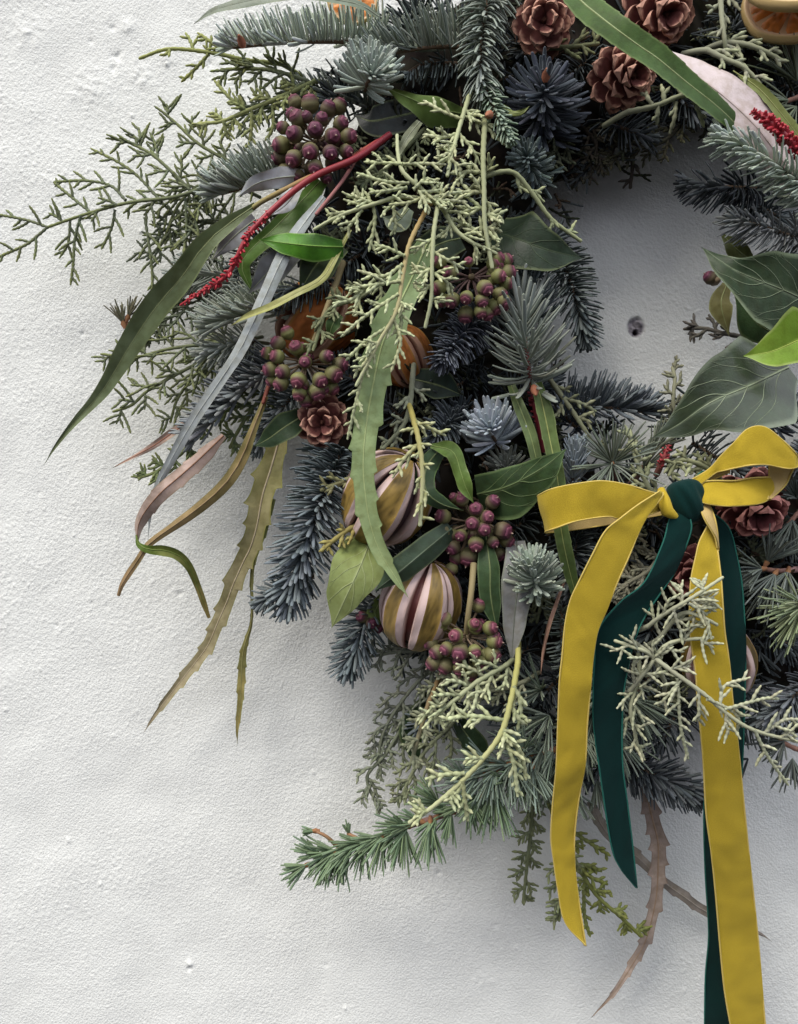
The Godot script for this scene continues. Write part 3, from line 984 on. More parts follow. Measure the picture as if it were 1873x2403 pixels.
func knot(t: Node3D):
	var g := PackedVector3Array()
	var c := PackedColorArray()
	var uvs := PackedVector2Array()
	var C := P(1610, 1177, 104)
	for i in 41:
		var a := PI * i / 40.0
		for j in 49:
			var b := TAU * j / 48.0
			var x := cos(b) * pow(sin(a), 0.6)
			var y := -cos(a)
			var zz := sin(b) * pow(sin(a), 0.6)
			var f := 1.0 + 0.05 * sin((x * 1.0 + y * 0.45) * 6.5 + 0.6) + 0.035 * sin((x * 1.1 + y * 0.2) * 12.0 + 2.0)
			var q := Vector3(x * 0.0108 * f * (1.0 + 0.12 * y), y * 0.0128, zz * 0.0115 * f).rotated(Vector3(0, 0, 1), 0.28)
			g.append(C + q); c.append(Color.WHITE); uvs.append(Vector2(j / 48.0 * 0.8, i / 40.0 * 0.5))
	var m := MB.new(t.position)
	m.sheet(g, c, 41, 49, false, PackedFloat32Array(), uvs)
	part("knot", m.mesh(mats.velvet_green), t)

func bows():
	var y := thing("yellow_velvet_ribbon", "mustard yellow velvet ribbon tied in a bow with two long hanging tails", "ribbon bow", P(1600, 1175, 100))
	ribbon(y, "loop",
		[[1600, 1160, 96], [1556, 1160, 108], [1526, 1154, 117], [1473, 1138, 123], [1414, 1129, 126], [1356, 1135, 126], [1297, 1147, 121], [1268, 1160, 111], [1262, 1165, 99], [1278, 1160, 90], [1340, 1152, 84], [1450, 1150, 86], [1570, 1165, 93]],
		[[1600, 1192, 96], [1556, 1196, 106], [1520, 1208, 115], [1455, 1216, 122], [1426, 1212, 124], [1356, 1222, 125], [1305, 1239, 121], [1284, 1246, 112], [1280, 1249, 100], [1291, 1250, 90], [1370, 1240, 84], [1444, 1228, 86], [1570, 1205, 93]], {"n": 110})
	ribbon(y, "loop",
		[[1625, 1125, 104], [1665, 1100, 108], [1692, 1070, 112], [1720, 1042, 116], [1755, 1007, 118], [1793, 1002, 120], [1831, 1028, 120], [1866, 1062, 118], [1874, 1076, 112]],
		[[1630, 1150, 106], [1676, 1112, 110], [1700, 1104, 114], [1746, 1094, 118], [1780, 1090, 120], [1805, 1091, 120], [1845, 1099, 119], [1868, 1097, 117], [1876, 1090, 112]], {"flip": true})
	ribbon(y, "loop",
		[[1640, 1138, 104], [1656, 1130, 108], [1680, 1128, 110], [1725, 1128, 111], [1764, 1122, 110], [1803, 1120, 106], [1828, 1120, 100]],
		[[1638, 1168, 106], [1652, 1180, 112], [1700, 1187, 115], [1745, 1186, 115], [1780, 1182, 112], [1806, 1170, 107], [1832, 1140, 101]], {"flip": true})
	ribbon(y, "loop",
		[[1805, 1090, 117], [1805, 1110, 108], [1804, 1135, 104], [1802, 1172, 109]],
		[[1866, 1095, 116], [1856, 1112, 106], [1842, 1140, 102], [1808, 1172, 108]], {"flip": false, "velvet": "satin_yellow", "satin": "velvet_yellow"})
	ribbon(y, "loop",
		[[1650, 1122, 101], [1668, 1111, 106], [1692, 1106, 108], [1712, 1102, 111]],
		[[1648, 1140, 101], [1672, 1126, 104], [1692, 1117, 106], [1712, 1108, 108]], {"flip": true, "velvet": "satin_yellow", "satin": "velvet_yellow"})
	ribbon(y, "tail",
		[[1548, 1152, 118], [1541, 1157, 122], [1497, 1185, 129], [1455, 1217, 133], [1420, 1247, 134], [1391, 1300, 134], [1356, 1370, 132], [1338, 1411, 130], [1326, 1467, 128], [1319, 1541, 126], [1313, 1600, 124], [1309, 1708, 118], [1305, 1807, 112], [1297, 1886, 106], [1293, 1965, 101], [1299, 2017, 98], [1309, 2084, 95], [1326, 2163, 93], [1373, 2217, 92]],
		[[1556, 1156, 114], [1552, 1168, 118], [1520, 1209, 125], [1500, 1247, 128], [1476, 1306, 129], [1450, 1364, 129], [1423, 1432, 127], [1403, 1479, 126], [1394, 1526, 125], [1389, 1570, 123], [1386, 1609, 122], [1378, 1708, 116], [1374, 1787, 111], [1360, 1866, 104], [1350, 1945, 99], [1348, 2005, 96], [1352, 2064, 93], [1362, 2135, 91], [1375, 2219, 90]], {"n": 130, "bow": 0.03})
	ribbon(y, "tail",
		[[1668, 1215, 108], [1661, 1233, 110], [1642, 1270, 114], [1633, 1306, 116], [1623, 1353, 117], [1619, 1400, 118], [1619, 1458, 118], [1623, 1517, 117], [1633, 1580, 116], [1637, 1649, 114], [1649, 1767, 108], [1657, 1906, 100], [1670, 2005, 92], [1680, 2104, 84], [1690, 2222, 76], [1700, 2321, 70], [1714, 2404, 66], [1728, 2480, 64]],
		[[1682, 1240, 108], [1681, 1262, 108], [1684, 1290, 112], [1688, 1320, 114], [1693, 1365, 116], [1696, 1411, 117], [1701, 1482, 117], [1708, 1529, 116], [1714, 1580, 114], [1720, 1649, 112], [1734, 1767, 106], [1748, 1906, 98], [1758, 2005, 90], [1769, 2104, 82], [1781, 2222, 74], [1789, 2321, 68], [1796, 2404, 64], [1804, 2480, 62]], {"n": 130, "bow": 0.03})
	ribbon(y, "fold",
		[[1640, 1178, 108], [1646, 1200, 113], [1654, 1220, 115], [1666, 1240, 115], [1678, 1262, 114], [1683, 1285, 113]],
		[[1660, 1176, 106], [1672, 1200, 110], [1679, 1222, 112], [1683, 1245, 112], [1685, 1268, 112], [1686, 1292, 112]], {"n": 30, "velvet": "satin_yellow", "satin": "velvet_yellow"})
	var m := MB.new(y.position)
	m.tube(pts([[1552, 1150, 104], [1558, 1175, 112], [1566, 1200, 114], [1586, 1214, 110]]), PackedFloat32Array([M(9, 104), M(15, 104), M(15, 104), M(8, 104)]), 12, Color.WHITE, Color.WHITE)
	part("knot", m.mesh(mats.velvet_yellow), y)
	var g := thing("green_velvet_ribbon", "dark bottle green velvet ribbon knotted over the centre of the yellow bow", "ribbon", P(1610, 1177, 104))
	knot(g)
	ribbon(g, "tail",
		[[1585, 1195, 108], [1570, 1223, 112], [1555, 1276, 116], [1514, 1364, 120], [1458, 1411, 121], [1414, 1461, 120], [1400, 1497, 119], [1394, 1570, 117], [1392, 1640, 115], [1394, 1708, 112], [1410, 1827, 107], [1433, 1977, 99], [1453, 2032, 96], [1492, 2082, 94]],
		[[1612, 1195, 110], [1620, 1218, 112], [1622, 1245, 113], [1606, 1292, 112], [1583, 1344, 111], [1549, 1394, 112], [1514, 1447, 115], [1488, 1505, 116], [1473, 1570, 115], [1462, 1649, 112], [1461, 1787, 107], [1473, 1886, 102], [1485, 1985, 97], [1495, 2083, 93]], {"n": 110, "velvet": "velvet_green", "satin": "satin_green", "edge": "edge_green"})
	ribbon(g, "tail",
		[[1630, 1195, 100], [1670, 1240, 98], [1676, 1313, 98], [1680, 1450, 98], [1676, 1600, 95], [1663, 1780, 88], [1652, 1900, 80], [1655, 2050, 70], [1663, 2190, 60], [1655, 2300, 54], [1653, 2480, 50]],
		[[1650, 1190, 98], [1708, 1235, 94], [1731, 1313, 94], [1743, 1388, 94], [1750, 1529, 92], [1747, 1660, 86], [1742, 1800, 80], [1728, 1950, 72], [1724, 2200, 58], [1722, 2300, 52], [1725, 2480, 48]], {"n": 110, "velvet": "velvet_green", "satin": "satin_green", "edge": "edge_green"})
	ribbon(g, "end", [[1622, 1148, 104], [1632, 1122, 104], [1650, 1106, 102], [1664, 1112, 100]], [[1640, 1152, 106], [1652, 1140, 105], [1664, 1132, 104], [1678, 1128, 102]], {"n": 20, "flip": true, "velvet": "satin_green", "satin": "satin_green", "edge": "edge_green"})

const PALE := Color(0.44, 0.50, 0.38)
const GREYGREEN := Color(0.235, 0.265, 0.215)
const BLUE := Color(0.13, 0.163, 0.158)
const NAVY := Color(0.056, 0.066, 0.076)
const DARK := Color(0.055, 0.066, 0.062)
const ICE := Color(0.38, 0.42, 0.46)
func firs():
	var up := Vector3(0, 0.55, 0.15)
	fir("long pale horizontal fir sprig at top left with an orange bud at its tip", [[905, 95, 64], [800, 98, 74], [680, 100, 80], [548, 112, 82]], {"tone": PALE, "under": Color(0.5, 0.55, 0.53), "sweep": Vector3(0.05, 0.85, 0.15), "len": 72, "n": 380, "bud": [572, 112, 90, -0.2, 0.5], "wid": 4.2})
	fir("grey fir sprig with upright needles right of the topmost orange slice", [[1090, 110, 62], [1000, 112, 74], [885, 132, 80]], {"tone": GREYGREEN, "sweep": Vector3(-0.25, 0.95, 0.1), "len": 84, "n": 230})
	fir("pale silver green fan of fir needles above the plum berry cluster", [[858, 212, 66], [862, 195, 82], [872, 180, 92]], {"tone": ICE.lerp(PALE, 0.6), "sweep": Vector3(0.1, 0.75, 0.1), "len": 88, "n": 150, "a0": 85, "a1": 50, "fan": 40, "wid": 4.6})
	fir("hanging grey fir branch left of the top pine cone", [[1160, -50, 78], [1138, 40, 84], [1128, 130, 88], [1132, 205, 90]], {"tone": GREYGREEN, "sweep": Vector3(0, -0.1, -0.1), "len": 76, "n": 230, "a0": 80, "a1": 60, "bend": 0.6})
	fir("light green young fir tip hanging beside the dark round fir tuft", [[1135, 195, 88], [1162, 262, 94], [1192, 318, 98]], {"tone": Color(0.23, 0.30, 0.2), "len": 42, "n": 120, "a0": 62, "bend": 0.5, "wid": 3.4, "bud": [1153, 268, 98, -0.3, -0.3]})
	fir("round dark navy fir tuft under the top pine cone", [[1268, 320, 46], [1272, 262, 62], [1278, 215, 80]], {"tone": Color(0.085, 0.095, 0.115), "len": 104, "n": 170, "a0": 96, "a1": 55, "wid": 5.0, "bend": 0.4, "bud": [1280, 192, 88, 0, 0.5]})
	fir("small blue fir tuft at the upper left edge of the wreath opening", [[1262, 425, 50], [1245, 395, 66], [1236, 372, 80]], {"tone": BLUE, "len": 68, "n": 110, "a0": 80, "a1": 40})
	fir("grey blue fir sprig pointing left below the plum berries", [[700, 425, 52], [610, 432, 66], [520, 455, 70]], {"tone": Color(0.34, 0.375, 0.315), "sweep": Vector3(-0.4, 0.75, 0.4), "len": 82, "n": 270, "wid": 4.8})
	fir("grey green fir tip curling left beneath the red flower spike", [[720, 735, 56], [640, 728, 66], [550, 745, 72], [505, 768, 70]], {"tone": Color(0.36, 0.39, 0.31), "sweep": Vector3(-0.35, 0.55, 0.35), "len": 78, "n": 300, "wid": 4.0})
	fir("dark slate fir sprig with white edged needles in front of the left cedar twigs", [[665, 850, 44], [580, 908, 50], [510, 975, 52], [466, 1020, 50]], {"tone": Color(0.10, 0.108, 0.112), "under": Color(0.27, 0.29, 0.30), "sweep": Vector3(-0.5, 0.25, 0.45), "len": 76, "n": 330, "wid": 4.4})
	fir("dark fir needles over the terracotta dried orange", [[790, 655, 70], [720, 668, 76], [650, 690, 78]], {"tone": DARK, "sweep": Vector3(0.1, -0.6, 0.15), "len": 62, "n": 130})
	fir("long slate fir sprig hanging left of the gilded dried fruit", [[805, 1055, 60], [765, 1150, 70], [725, 1260, 72], [680, 1400, 66]], {"tone": Color(0.066, 0.086, 0.082), "under": Color(0.2, 0.23, 0.25), "sweep": Vector3(0, 0.05, 0.25), "len": 92, "n": 460, "wid": 4.6})
	fir("small dark fir tip poking out left of the long slate sprig", [[735, 1350, 56], [670, 1378, 62], [618, 1412, 62]], {"tone": Color(0.085, 0.10, 0.10), "sweep": Vector3(-0.1, 0.0, 0.2), "len": 50, "n": 150})
	fir("dark fir sprig hanging against the wall under the pale olive ivy leaf", [[885, 1405, 54], [855, 1470, 60], [822, 1560, 58]], {"tone": Color(0.075, 0.095, 0.098), "sweep": Vector3(-0.2, 0.05, 0.1), "len": 74, "n": 210})
	fir("dark blue fir sprig under the green berry cluster at centre", [[1150, 725, 62], [1095, 775, 74], [1045, 838, 84]], {"tone": Color(0.085, 0.095, 0.12), "under": Color(0.28, 0.3, 0.34), "sweep": Vector3(0.15, 0, 0.25), "len": 68, "n": 260})
	fir("large grey fan of fir needles with a red cut stem at its foot", [[1248, 905, 74], [1242, 870, 86], [1232, 790, 90], [1222, 715, 84]], {"tone": Color(0.235, 0.255, 0.21), "sweep": Vector3(0, 0.3, 0.3), "len": 112, "n": 150, "a0": 98, "a1": 48, "fan": 26, "wid": 4.8, "bend": 0.5, "bud": [1252, 905, 92, 0.15, -0.9], "stem": Color(0.25, 0.07, 0.06)})
	fir("dark fir tip behind the big grey fir fan, left of the opening", [[1255, 760, 54], [1240, 690, 66], [1225, 640, 72]], {"tone": NAVY.lerp(BLUE, 0.4), "len": 80, "n": 180, "sweep": Vector3(0.1, 0.3, 0.1)})
	fir("dark fir sprig along the left rim of the opening", [[1310, 590, 40], [1345, 680, 48], [1372, 790, 46]], {"tone": Color(0.08, 0.095, 0.085), "len": 62, "n": 240, "sweep": Vector3(0.2, 0, 0.05)})
	fir("icy blue star of fir needles above the curled ivy leaves", [[1172, 1050, 62], [1160, 1030, 80], [1152, 1012, 90]], {"tone": ICE, "len": 90, "n": 130, "a0": 88, "a1": 52, "sweep": Vector3(-0.1, 0.6, 0.1), "fan": 36, "wid": 5.0, "bend": 0.3})
	fir("dark grey fir tuft left of the icy blue star", [[1085, 965, 54], [1055, 992, 68], [1030, 1015, 78]], {"tone": Color(0.10, 0.115, 0.125), "len": 64, "n": 170, "sweep": Vector3(0, 0.1, 0.2)})
	fir("tiny pale fir fan just below the icy blue star", [[1192, 1112, 64], [1188, 1100, 76]], {"tone": Color(0.19, 0.2, 0.17), "len": 62, "n": 60, "sweep": Vector3(-0.1, 0.45, 0), "a0": 75, "fan": 26, "wid": 3.6})
	fir("grey blue upright fir tip above the left yellow ribbon loop", [[1335, 1160, 66], [1345, 1110, 80], [1352, 1062, 84]], {"tone": ICE.lerp(BLUE, 0.35), "len": 60, "n": 170, "sweep": Vector3(-0.1, 0.4, 0.15), "a0": 55})
	fir("deep navy fir sprig along the lower rim of the opening", [[1320, 960, 48], [1410, 955, 58], [1520, 968, 54]], {"tone": NAVY, "len": 76, "n": 280, "sweep": Vector3(0, 0.6, 0.15)})
	fir("navy fir tip left of the green strap leaf", [[1360, 1010, 56], [1335, 985, 66], [1320, 960, 70]], {"tone": NAVY, "len": 66, "n": 110, "sweep": Vector3(0, 0.4, 0.1)})
	fir("pale grey green fir fan below the left ribbon loop", [[1258, 1385, 84], [1254, 1362, 98], [1248, 1335, 104]], {"tone": Color(0.36, 0.41, 0.34), "len": 78, "n": 170, "a0": 78, "a1": 45, "sweep": Vector3(0.05, 0.25, 0.1), "fan": 36, "wid": 4.6, "bend": 0.55})
	fir("dark fir mass right of the pale fan, under the ribbon loop", [[1345, 1240, 58], [1350, 1300, 70], [1340, 1390, 72]], {"tone": DARK, "len": 66, "n": 240})
	fir("fir sprig with curled pale needle tips beside the left ribbon tail", [[1318, 1395, 66], [1318, 1470, 76], [1322, 1565, 76]], {"tone": Color(0.14, 0.165, 0.13), "len": 44, "n": 130, "bend": -0.3, "a0": 85, "a1": 70})
	fir("bright silver green fir sprig entering from the right edge over the opening", [[1920, 470, 92], [1870, 425, 98], [1800, 372, 102], [1705, 322, 100]], {"tone": Color(0.37, 0.42, 0.325), "under": Color(0.42, 0.47, 0.43), "len": 78, "n": 250, "sweep": Vector3(-0.05, -0.4, 0.15), "wid": 4.6, "bend": 0.5, "a0": 62})
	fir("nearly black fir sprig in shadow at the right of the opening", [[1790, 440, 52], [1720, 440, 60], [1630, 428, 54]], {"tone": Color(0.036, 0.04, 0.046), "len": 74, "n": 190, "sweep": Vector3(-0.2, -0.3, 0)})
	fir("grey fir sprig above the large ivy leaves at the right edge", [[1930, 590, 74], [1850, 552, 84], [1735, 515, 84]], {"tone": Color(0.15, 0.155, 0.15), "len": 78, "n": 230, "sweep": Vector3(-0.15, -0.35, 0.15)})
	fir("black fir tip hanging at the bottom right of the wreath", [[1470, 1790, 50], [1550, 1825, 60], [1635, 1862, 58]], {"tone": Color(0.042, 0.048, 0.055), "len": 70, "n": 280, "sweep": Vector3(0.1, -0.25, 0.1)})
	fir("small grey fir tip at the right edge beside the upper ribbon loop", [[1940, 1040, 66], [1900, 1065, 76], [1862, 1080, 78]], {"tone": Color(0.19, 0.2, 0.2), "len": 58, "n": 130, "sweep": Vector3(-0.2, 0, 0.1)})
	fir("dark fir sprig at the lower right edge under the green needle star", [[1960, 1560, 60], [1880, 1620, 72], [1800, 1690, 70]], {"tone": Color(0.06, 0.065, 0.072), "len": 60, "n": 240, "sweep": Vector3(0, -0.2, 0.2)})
	fir("dark green fir tip above the berries at the very top", [[1000, 20, 60], [960, 60, 66], [930, 110, 68]], {"tone": DARK, "len": 70, "n": 140, "sweep": Vector3(0, 0.3, 0.1)})
	fir("curved needles at the dark top centre, under the grey sprig", [[1080, 150, 54], [1000, 150, 60], [960, 168, 66]], {"tone": Color(0.08, 0.1, 0.09), "len": 56, "n": 80, "sweep": Vector3(0, -0.6, 0)})
	fir("grey green fir needles behind the left long dark leaf", [[560, 660, 44], [490, 640, 50], [440, 650, 48]], {"tone": Color(0.27, 0.29, 0.24), "len": 74, "n": 170, "sweep": Vector3(-0.4, -0.1, 0)})
	fir("pale fir needles under the silver strap leaf", [[600, 800, 50], [540, 810, 58], [490, 825, 58]], {"tone": Color(0.33, 0.35, 0.29), "len": 62, "n": 150, "sweep": Vector3(-0.2, -0.2, 0.2)})
	fir("grey green fir sprig filling the gap between the silver strap leaf and the terracotta fruit", [[680, 600, 44], [620, 640, 50], [560, 690, 50]], {"tone": Color(0.2, 0.22, 0.18), "len": 66, "n": 190, "sweep": Vector3(-0.3, 0.2, 0.2)})
	fir("slate fir sprig behind the pointed dark ivy leaf at middle left", [[720, 900, 40], [660, 960, 46], [610, 1040, 44]], {"tone": Color(0.12, 0.14, 0.14), "len": 66, "n": 190, "sweep": Vector3(-0.2, 0, 0.2)})
	fir("grey fir sprig behind the plum berries and the pale fir fan", [[880, 260, 42], [800, 230, 48], [700, 220, 46]], {"tone": Color(0.17, 0.19, 0.16), "len": 66, "n": 190, "sweep": Vector3(-0.1, 0.2, 0.2)})
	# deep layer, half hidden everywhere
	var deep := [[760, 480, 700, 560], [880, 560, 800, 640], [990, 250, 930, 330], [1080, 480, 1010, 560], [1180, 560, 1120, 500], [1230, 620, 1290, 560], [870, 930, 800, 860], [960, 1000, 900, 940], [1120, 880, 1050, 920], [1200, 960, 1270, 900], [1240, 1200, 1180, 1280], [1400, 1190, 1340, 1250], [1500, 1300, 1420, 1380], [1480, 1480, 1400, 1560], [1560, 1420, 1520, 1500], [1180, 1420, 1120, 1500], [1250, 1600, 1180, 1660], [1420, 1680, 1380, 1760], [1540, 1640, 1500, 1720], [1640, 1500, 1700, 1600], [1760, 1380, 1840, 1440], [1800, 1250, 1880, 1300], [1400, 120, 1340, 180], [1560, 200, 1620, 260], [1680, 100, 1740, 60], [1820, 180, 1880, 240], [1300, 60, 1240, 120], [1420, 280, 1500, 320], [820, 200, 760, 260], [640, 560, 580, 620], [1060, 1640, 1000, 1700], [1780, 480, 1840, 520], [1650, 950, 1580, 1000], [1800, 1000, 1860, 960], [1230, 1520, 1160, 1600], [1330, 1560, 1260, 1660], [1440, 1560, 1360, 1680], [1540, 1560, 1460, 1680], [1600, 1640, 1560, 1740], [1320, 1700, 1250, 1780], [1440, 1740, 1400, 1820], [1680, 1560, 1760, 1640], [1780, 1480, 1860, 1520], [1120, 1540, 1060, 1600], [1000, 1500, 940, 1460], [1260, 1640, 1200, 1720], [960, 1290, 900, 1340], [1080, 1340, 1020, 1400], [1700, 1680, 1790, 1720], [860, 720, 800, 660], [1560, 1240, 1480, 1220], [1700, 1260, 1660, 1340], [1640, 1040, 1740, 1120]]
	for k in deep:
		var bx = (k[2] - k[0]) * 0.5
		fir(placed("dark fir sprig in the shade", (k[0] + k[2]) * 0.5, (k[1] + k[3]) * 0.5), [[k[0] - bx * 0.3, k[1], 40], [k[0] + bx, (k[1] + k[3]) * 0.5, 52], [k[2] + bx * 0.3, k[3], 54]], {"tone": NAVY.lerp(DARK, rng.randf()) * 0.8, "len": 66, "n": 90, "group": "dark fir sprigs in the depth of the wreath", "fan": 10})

# what a half hidden sprig stands beside, so that its label finds it
const LANDMARKS := [["the topmost pine cone", 1277, 52], ["the pine cone below the dark strap leaf", 1470, 182], ["the upper edge pine cone", 1552, 32], ["the middle left pine cone", 758, 990], ["the reddish pine cone by the bow", 1772, 1190], ["the plum berry cluster", 745, 335], ["the central green berry cluster", 1106, 652], ["the tan stemmed berry cluster", 716, 850], ["the red berry cluster", 1118, 1222], ["the lowest berry cluster", 1094, 1492], ["the upper gilded fruit", 908, 1168], ["the lower gilded fruit", 988, 1418], ["the terracotta dried orange", 745, 760], ["the small terracotta orange", 948, 838], ["the upper large ivy leaf", 1780, 650], ["the lower large ivy leaf", 1700, 930], ["the lime ivy leaf", 1830, 815], ["the vivid green ivy leaf", 700, 570], ["the very dark ivy leaf", 1260, 575], ["the green knot", 1608, 1177], ["the left ribbon loop", 1370, 1180], ["the right ribbon loop", 1760, 1060], ["the left yellow tail", 1345, 1600], ["the right yellow tail", 1680, 1640], ["the green tail", 1440, 1600], ["the icy blue fir star", 1155, 1010], ["the big grey fir fan", 1242, 820], ["the round navy fir tuft", 1272, 240], ["the pinkish white leaf", 1690, 210], ["the pale fir fan", 1255, 1360], ["the cedar sprig", 950, 1930], ["the pale olive ivy leaf", 815, 1390], ["the grey needle star", 1437, 1088], ["the pale ash juniper branch", 1600, 1590], ["the red flower spike", 560, 600], ["the bright juniper spray", 950, 560], ["the screw hole", 1493, 768], ["the serrated pale leaf", 860, 1050]]
var said := {}
func placed(what: String, x: float, y: float) -> String:
	var order := LANDMARKS.duplicate()
	order.sort_custom(func(a, b): return Vector2(a[1] - x, a[2] - y).length() < Vector2(b[1] - x, b[2] - y).length())
	for l in order:
		var d := Vector2(x - l[1], y - l[2])
		var way := ""
		if absf(d.y) > 0.5 * absf(d.x): way = "above" if d.y < 0 else "below"
		if absf(d.x) > 0.5 * absf(d.y):
			if way == "": way = "left of" if d.x < 0 else "right of"
			else: way += " left of" if d.x < 0 else " right of"
		if d.length() < 45: way = "behind"
		var text := "%s %s %s" % [what, way, l[0]]
		if not said.has(text):
			said[text] = true
			return text
	return what

const YG := Color(0.37, 0.395, 0.23)      # the bright spray
const YGT := Color(0.49, 0.52, 0.32)
const GG := Color(0.15, 0.17, 0.115)
const GGT := Color(0.21, 0.235, 0.10)
const ASH := Color(0.33, 0.335, 0.245)
const ASHT := Color(0.44, 0.45, 0.30)
func junipers():
	# far left, thin grey green
	spray("longest thin juniper spray reaching out to the left edge of the photo", [[600, 418, 50], [500, 434, 52], [410, 462, 52], [300, 476, 50], [200, 503, 46], [112, 533, 42]], {"deep": false, "subl": 48, "sub": 4, "tone": GG, "tip": GGT, "r": 3.6, "n": 6, "tl": 70, "bare": 0.1, "twigs": [
		[[112, 533, 42], [60, 516, 42], [-8, 503, 40]], [[112, 533, 42], [85, 556, 42], [60, 575, 42], [-5, 604, 38]],
		[[215, 500, 46], [165, 460, 44], [126, 428, 42]], [[295, 470, 50], [260, 436, 46], [200, 424, 44], [128, 427, 42]],
		[[190, 505, 46], [176, 560, 42], [172, 620, 40], [166, 668, 38]], [[165, 515, 44], [160, 570, 40], [140, 605, 38]], [[270, 492, 48], [262, 535, 44], [238, 585, 40]],
		[[340, 510, 48], [352, 590, 44], [358, 650, 40], [355, 705, 38]], [[435, 465, 50], [438, 540, 46], [430, 600, 42]], [[455, 460, 50], [458, 520, 46], [400, 590, 42]], [[380, 470, 50], [330, 470, 46], [290, 500, 44]]]})
	spray("upper fork of thin juniper twigs at the left, rising to two tips", [[450, 450, 48], [400, 400, 48], [350, 358, 46], [282, 325, 42]], {"deep": false, "subl": 48, "sub": 4, "tone": GG, "tip": GGT, "r": 3.5, "n": 7, "tl": 62, "twigs": [
		[[380, 475, 46], [325, 415, 44], [280, 382, 42], [214, 349, 38]], [[330, 350, 44], [328, 320, 42], [326, 300, 40]], [[358, 362, 44], [362, 335, 42], [352, 312, 40]]]})
	spray("highest juniper twig on the left, its yellow tip bare against the wall", [[660, 150, 60], [570, 140, 60], [510, 126, 58], [400, 115, 54], [328, 137, 50]], {"tone": Color(0.22, 0.24, 0.10), "tip": Color(0.33, 0.35, 0.13), "r": 4.2, "n": 3, "tl": 40, "bare": 0.1, "sub": 2, "twigs": [[[490, 127, 58], [460, 160, 54], [426, 192, 50]], [[455, 118, 56], [446, 95, 54], [436, 78, 52]], [[520, 118, 60], [490, 95, 58], [465, 78, 54]]]})
	spray("grey green juniper twigs just below the long pale fir sprig", [[720, 190, 60], [640, 165, 62], [560, 162, 60], [520, 164, 56]], {"deep": false, "subl": 48, "sub": 4, "tone": GG, "tip": GGT, "r": 4.0, "n": 9, "tl": 60, "droop": 0.3})
	spray("yellow green juniper spray left of the plum berries", [[740, 190, 58], [670, 222, 66], [575, 262, 68], [520, 285, 64], [468, 290, 60]], {"tone": Color(0.21, 0.235, 0.11), "tip": Color(0.36, 0.38, 0.16), "r": 4.3, "n": 9, "tl": 60, "twigs": [[[575, 262, 68], [535, 225, 66], [504, 190, 62]], [[590, 255, 68], [590, 300, 66], [584, 350, 62]], [[525, 285, 66], [530, 310, 64], [534, 326, 62]], [[640, 235, 66], [640, 300, 64], [622, 330, 60]]]})
	spray("thin juniper twigs between the left fir sprig and the wall", [[620, 420, 46], [560, 390, 46], [470, 340, 44], [420, 295, 42], [386, 266, 40]], {"deep": false, "subl": 48, "sub": 4, "tone": GG, "tip": GGT, "r": 3.6, "n": 10, "tl": 68})
	spray("grey juniper twigs above the left end of the plum berry cluster", [[730, 230, 50], [680, 240, 52], [600, 262, 50], [560, 300, 46]], {"deep": false, "subl": 48, "sub": 4, "tone": GG, "tip": GG, "r": 3.4, "n": 9, "tl": 60})
	spray("grey juniper spray behind the tip of the left dark leaf", [[580, 800, 46], [500, 806, 48], [400, 818, 46], [317, 838, 42], [238, 831, 40]], {"deep": false, "subl": 48, "sub": 4, "tone": GG, "tip": GGT, "r": 3.5, "n": 11, "tl": 70, "droop": 0.15})
	spray("juniper spray under it with fine forked tips over the wall", [[570, 800, 42], [440, 865, 44], [350, 915, 42], [310, 950, 40], [266, 966, 38]], {"deep": false, "subl": 48, "sub": 4, "tone": GG, "tip": GGT, "r": 3.6, "n": 11, "tl": 66})
	spray("lowest left juniper twigs, by the pink dried leaves", [[540, 960, 40], [480, 990, 42], [430, 1060, 40], [370, 1105, 38], [326, 1122, 36]], {"tone": Color(0.15, 0.19, 0.09), "tip": GGT, "r": 4.0, "n": 10, "tl": 52})
	spray("thin mesh of grey juniper twigs above the left dark leaf", [[560, 500, 40], [500, 560, 42], [450, 640, 40], [400, 700, 36]], {"deep": false, "subl": 48, "sub": 4, "tone": GG, "tip": GG, "r": 3.3, "n": 12, "tl": 80})
	spray("grey juniper twigs right of the left dark leaf at half height", [[560, 720, 38], [470, 720, 40], [400, 745, 38], [340, 775, 34]], {"deep": false, "subl": 48, "sub": 4, "tone": GG, "tip": GG, "r": 3.4, "n": 11, "tl": 74})
	spray("grey juniper twigs netted behind the upper half of the left dark leaf", [[580, 560, 36], [490, 520, 38], [410, 545, 36], [345, 610, 32]], {"deep": false, "subl": 46, "sub": 4, "tone": GG, "tip": GG, "r": 3.4, "n": 12, "tl": 86})
	spray("grey juniper twigs hanging between the two upper left juniper stems", [[560, 440, 40], [480, 430, 42], [420, 480, 40], [385, 560, 36]], {"deep": false, "subl": 46, "sub": 4, "tone": GG, "tip": GGT, "r": 3.4, "n": 12, "tl": 80, "droop": 0.3})
	spray("grey juniper twigs behind the red spike tip and the long dark leaf", [[560, 700, 34], [480, 670, 36], [420, 700, 34], [360, 760, 30], [330, 820, 28]], {"deep": false, "subl": 44, "sub": 4, "tone": GG, "tip": GG, "r": 3.3, "n": 12, "tl": 78})
	spray("thin grey juniper twigs right of the silver strap leaf end", [[560, 830, 30], [480, 860, 32], [420, 930, 30], [400, 990, 28]], {"deep": false, "subl": 42, "sub": 4, "tone": GG, "tip": GGT, "r": 3.3, "n": 10, "tl": 66})
	spray("short dark juniper twigs under the slate fir sprig", [[650, 905, 44], [600, 950, 46], [560, 1010, 44], [540, 1050, 42]], {"tone": Color(0.10, 0.13, 0.075), "tip": GGT, "r": 4.2, "n": 9, "tl": 54})
	# the bright spray in front
	var o := {"tone": YG, "tip": YGT, "r": 4.3, "plump": 0.95, "subl": 38, "gap": 20.0}
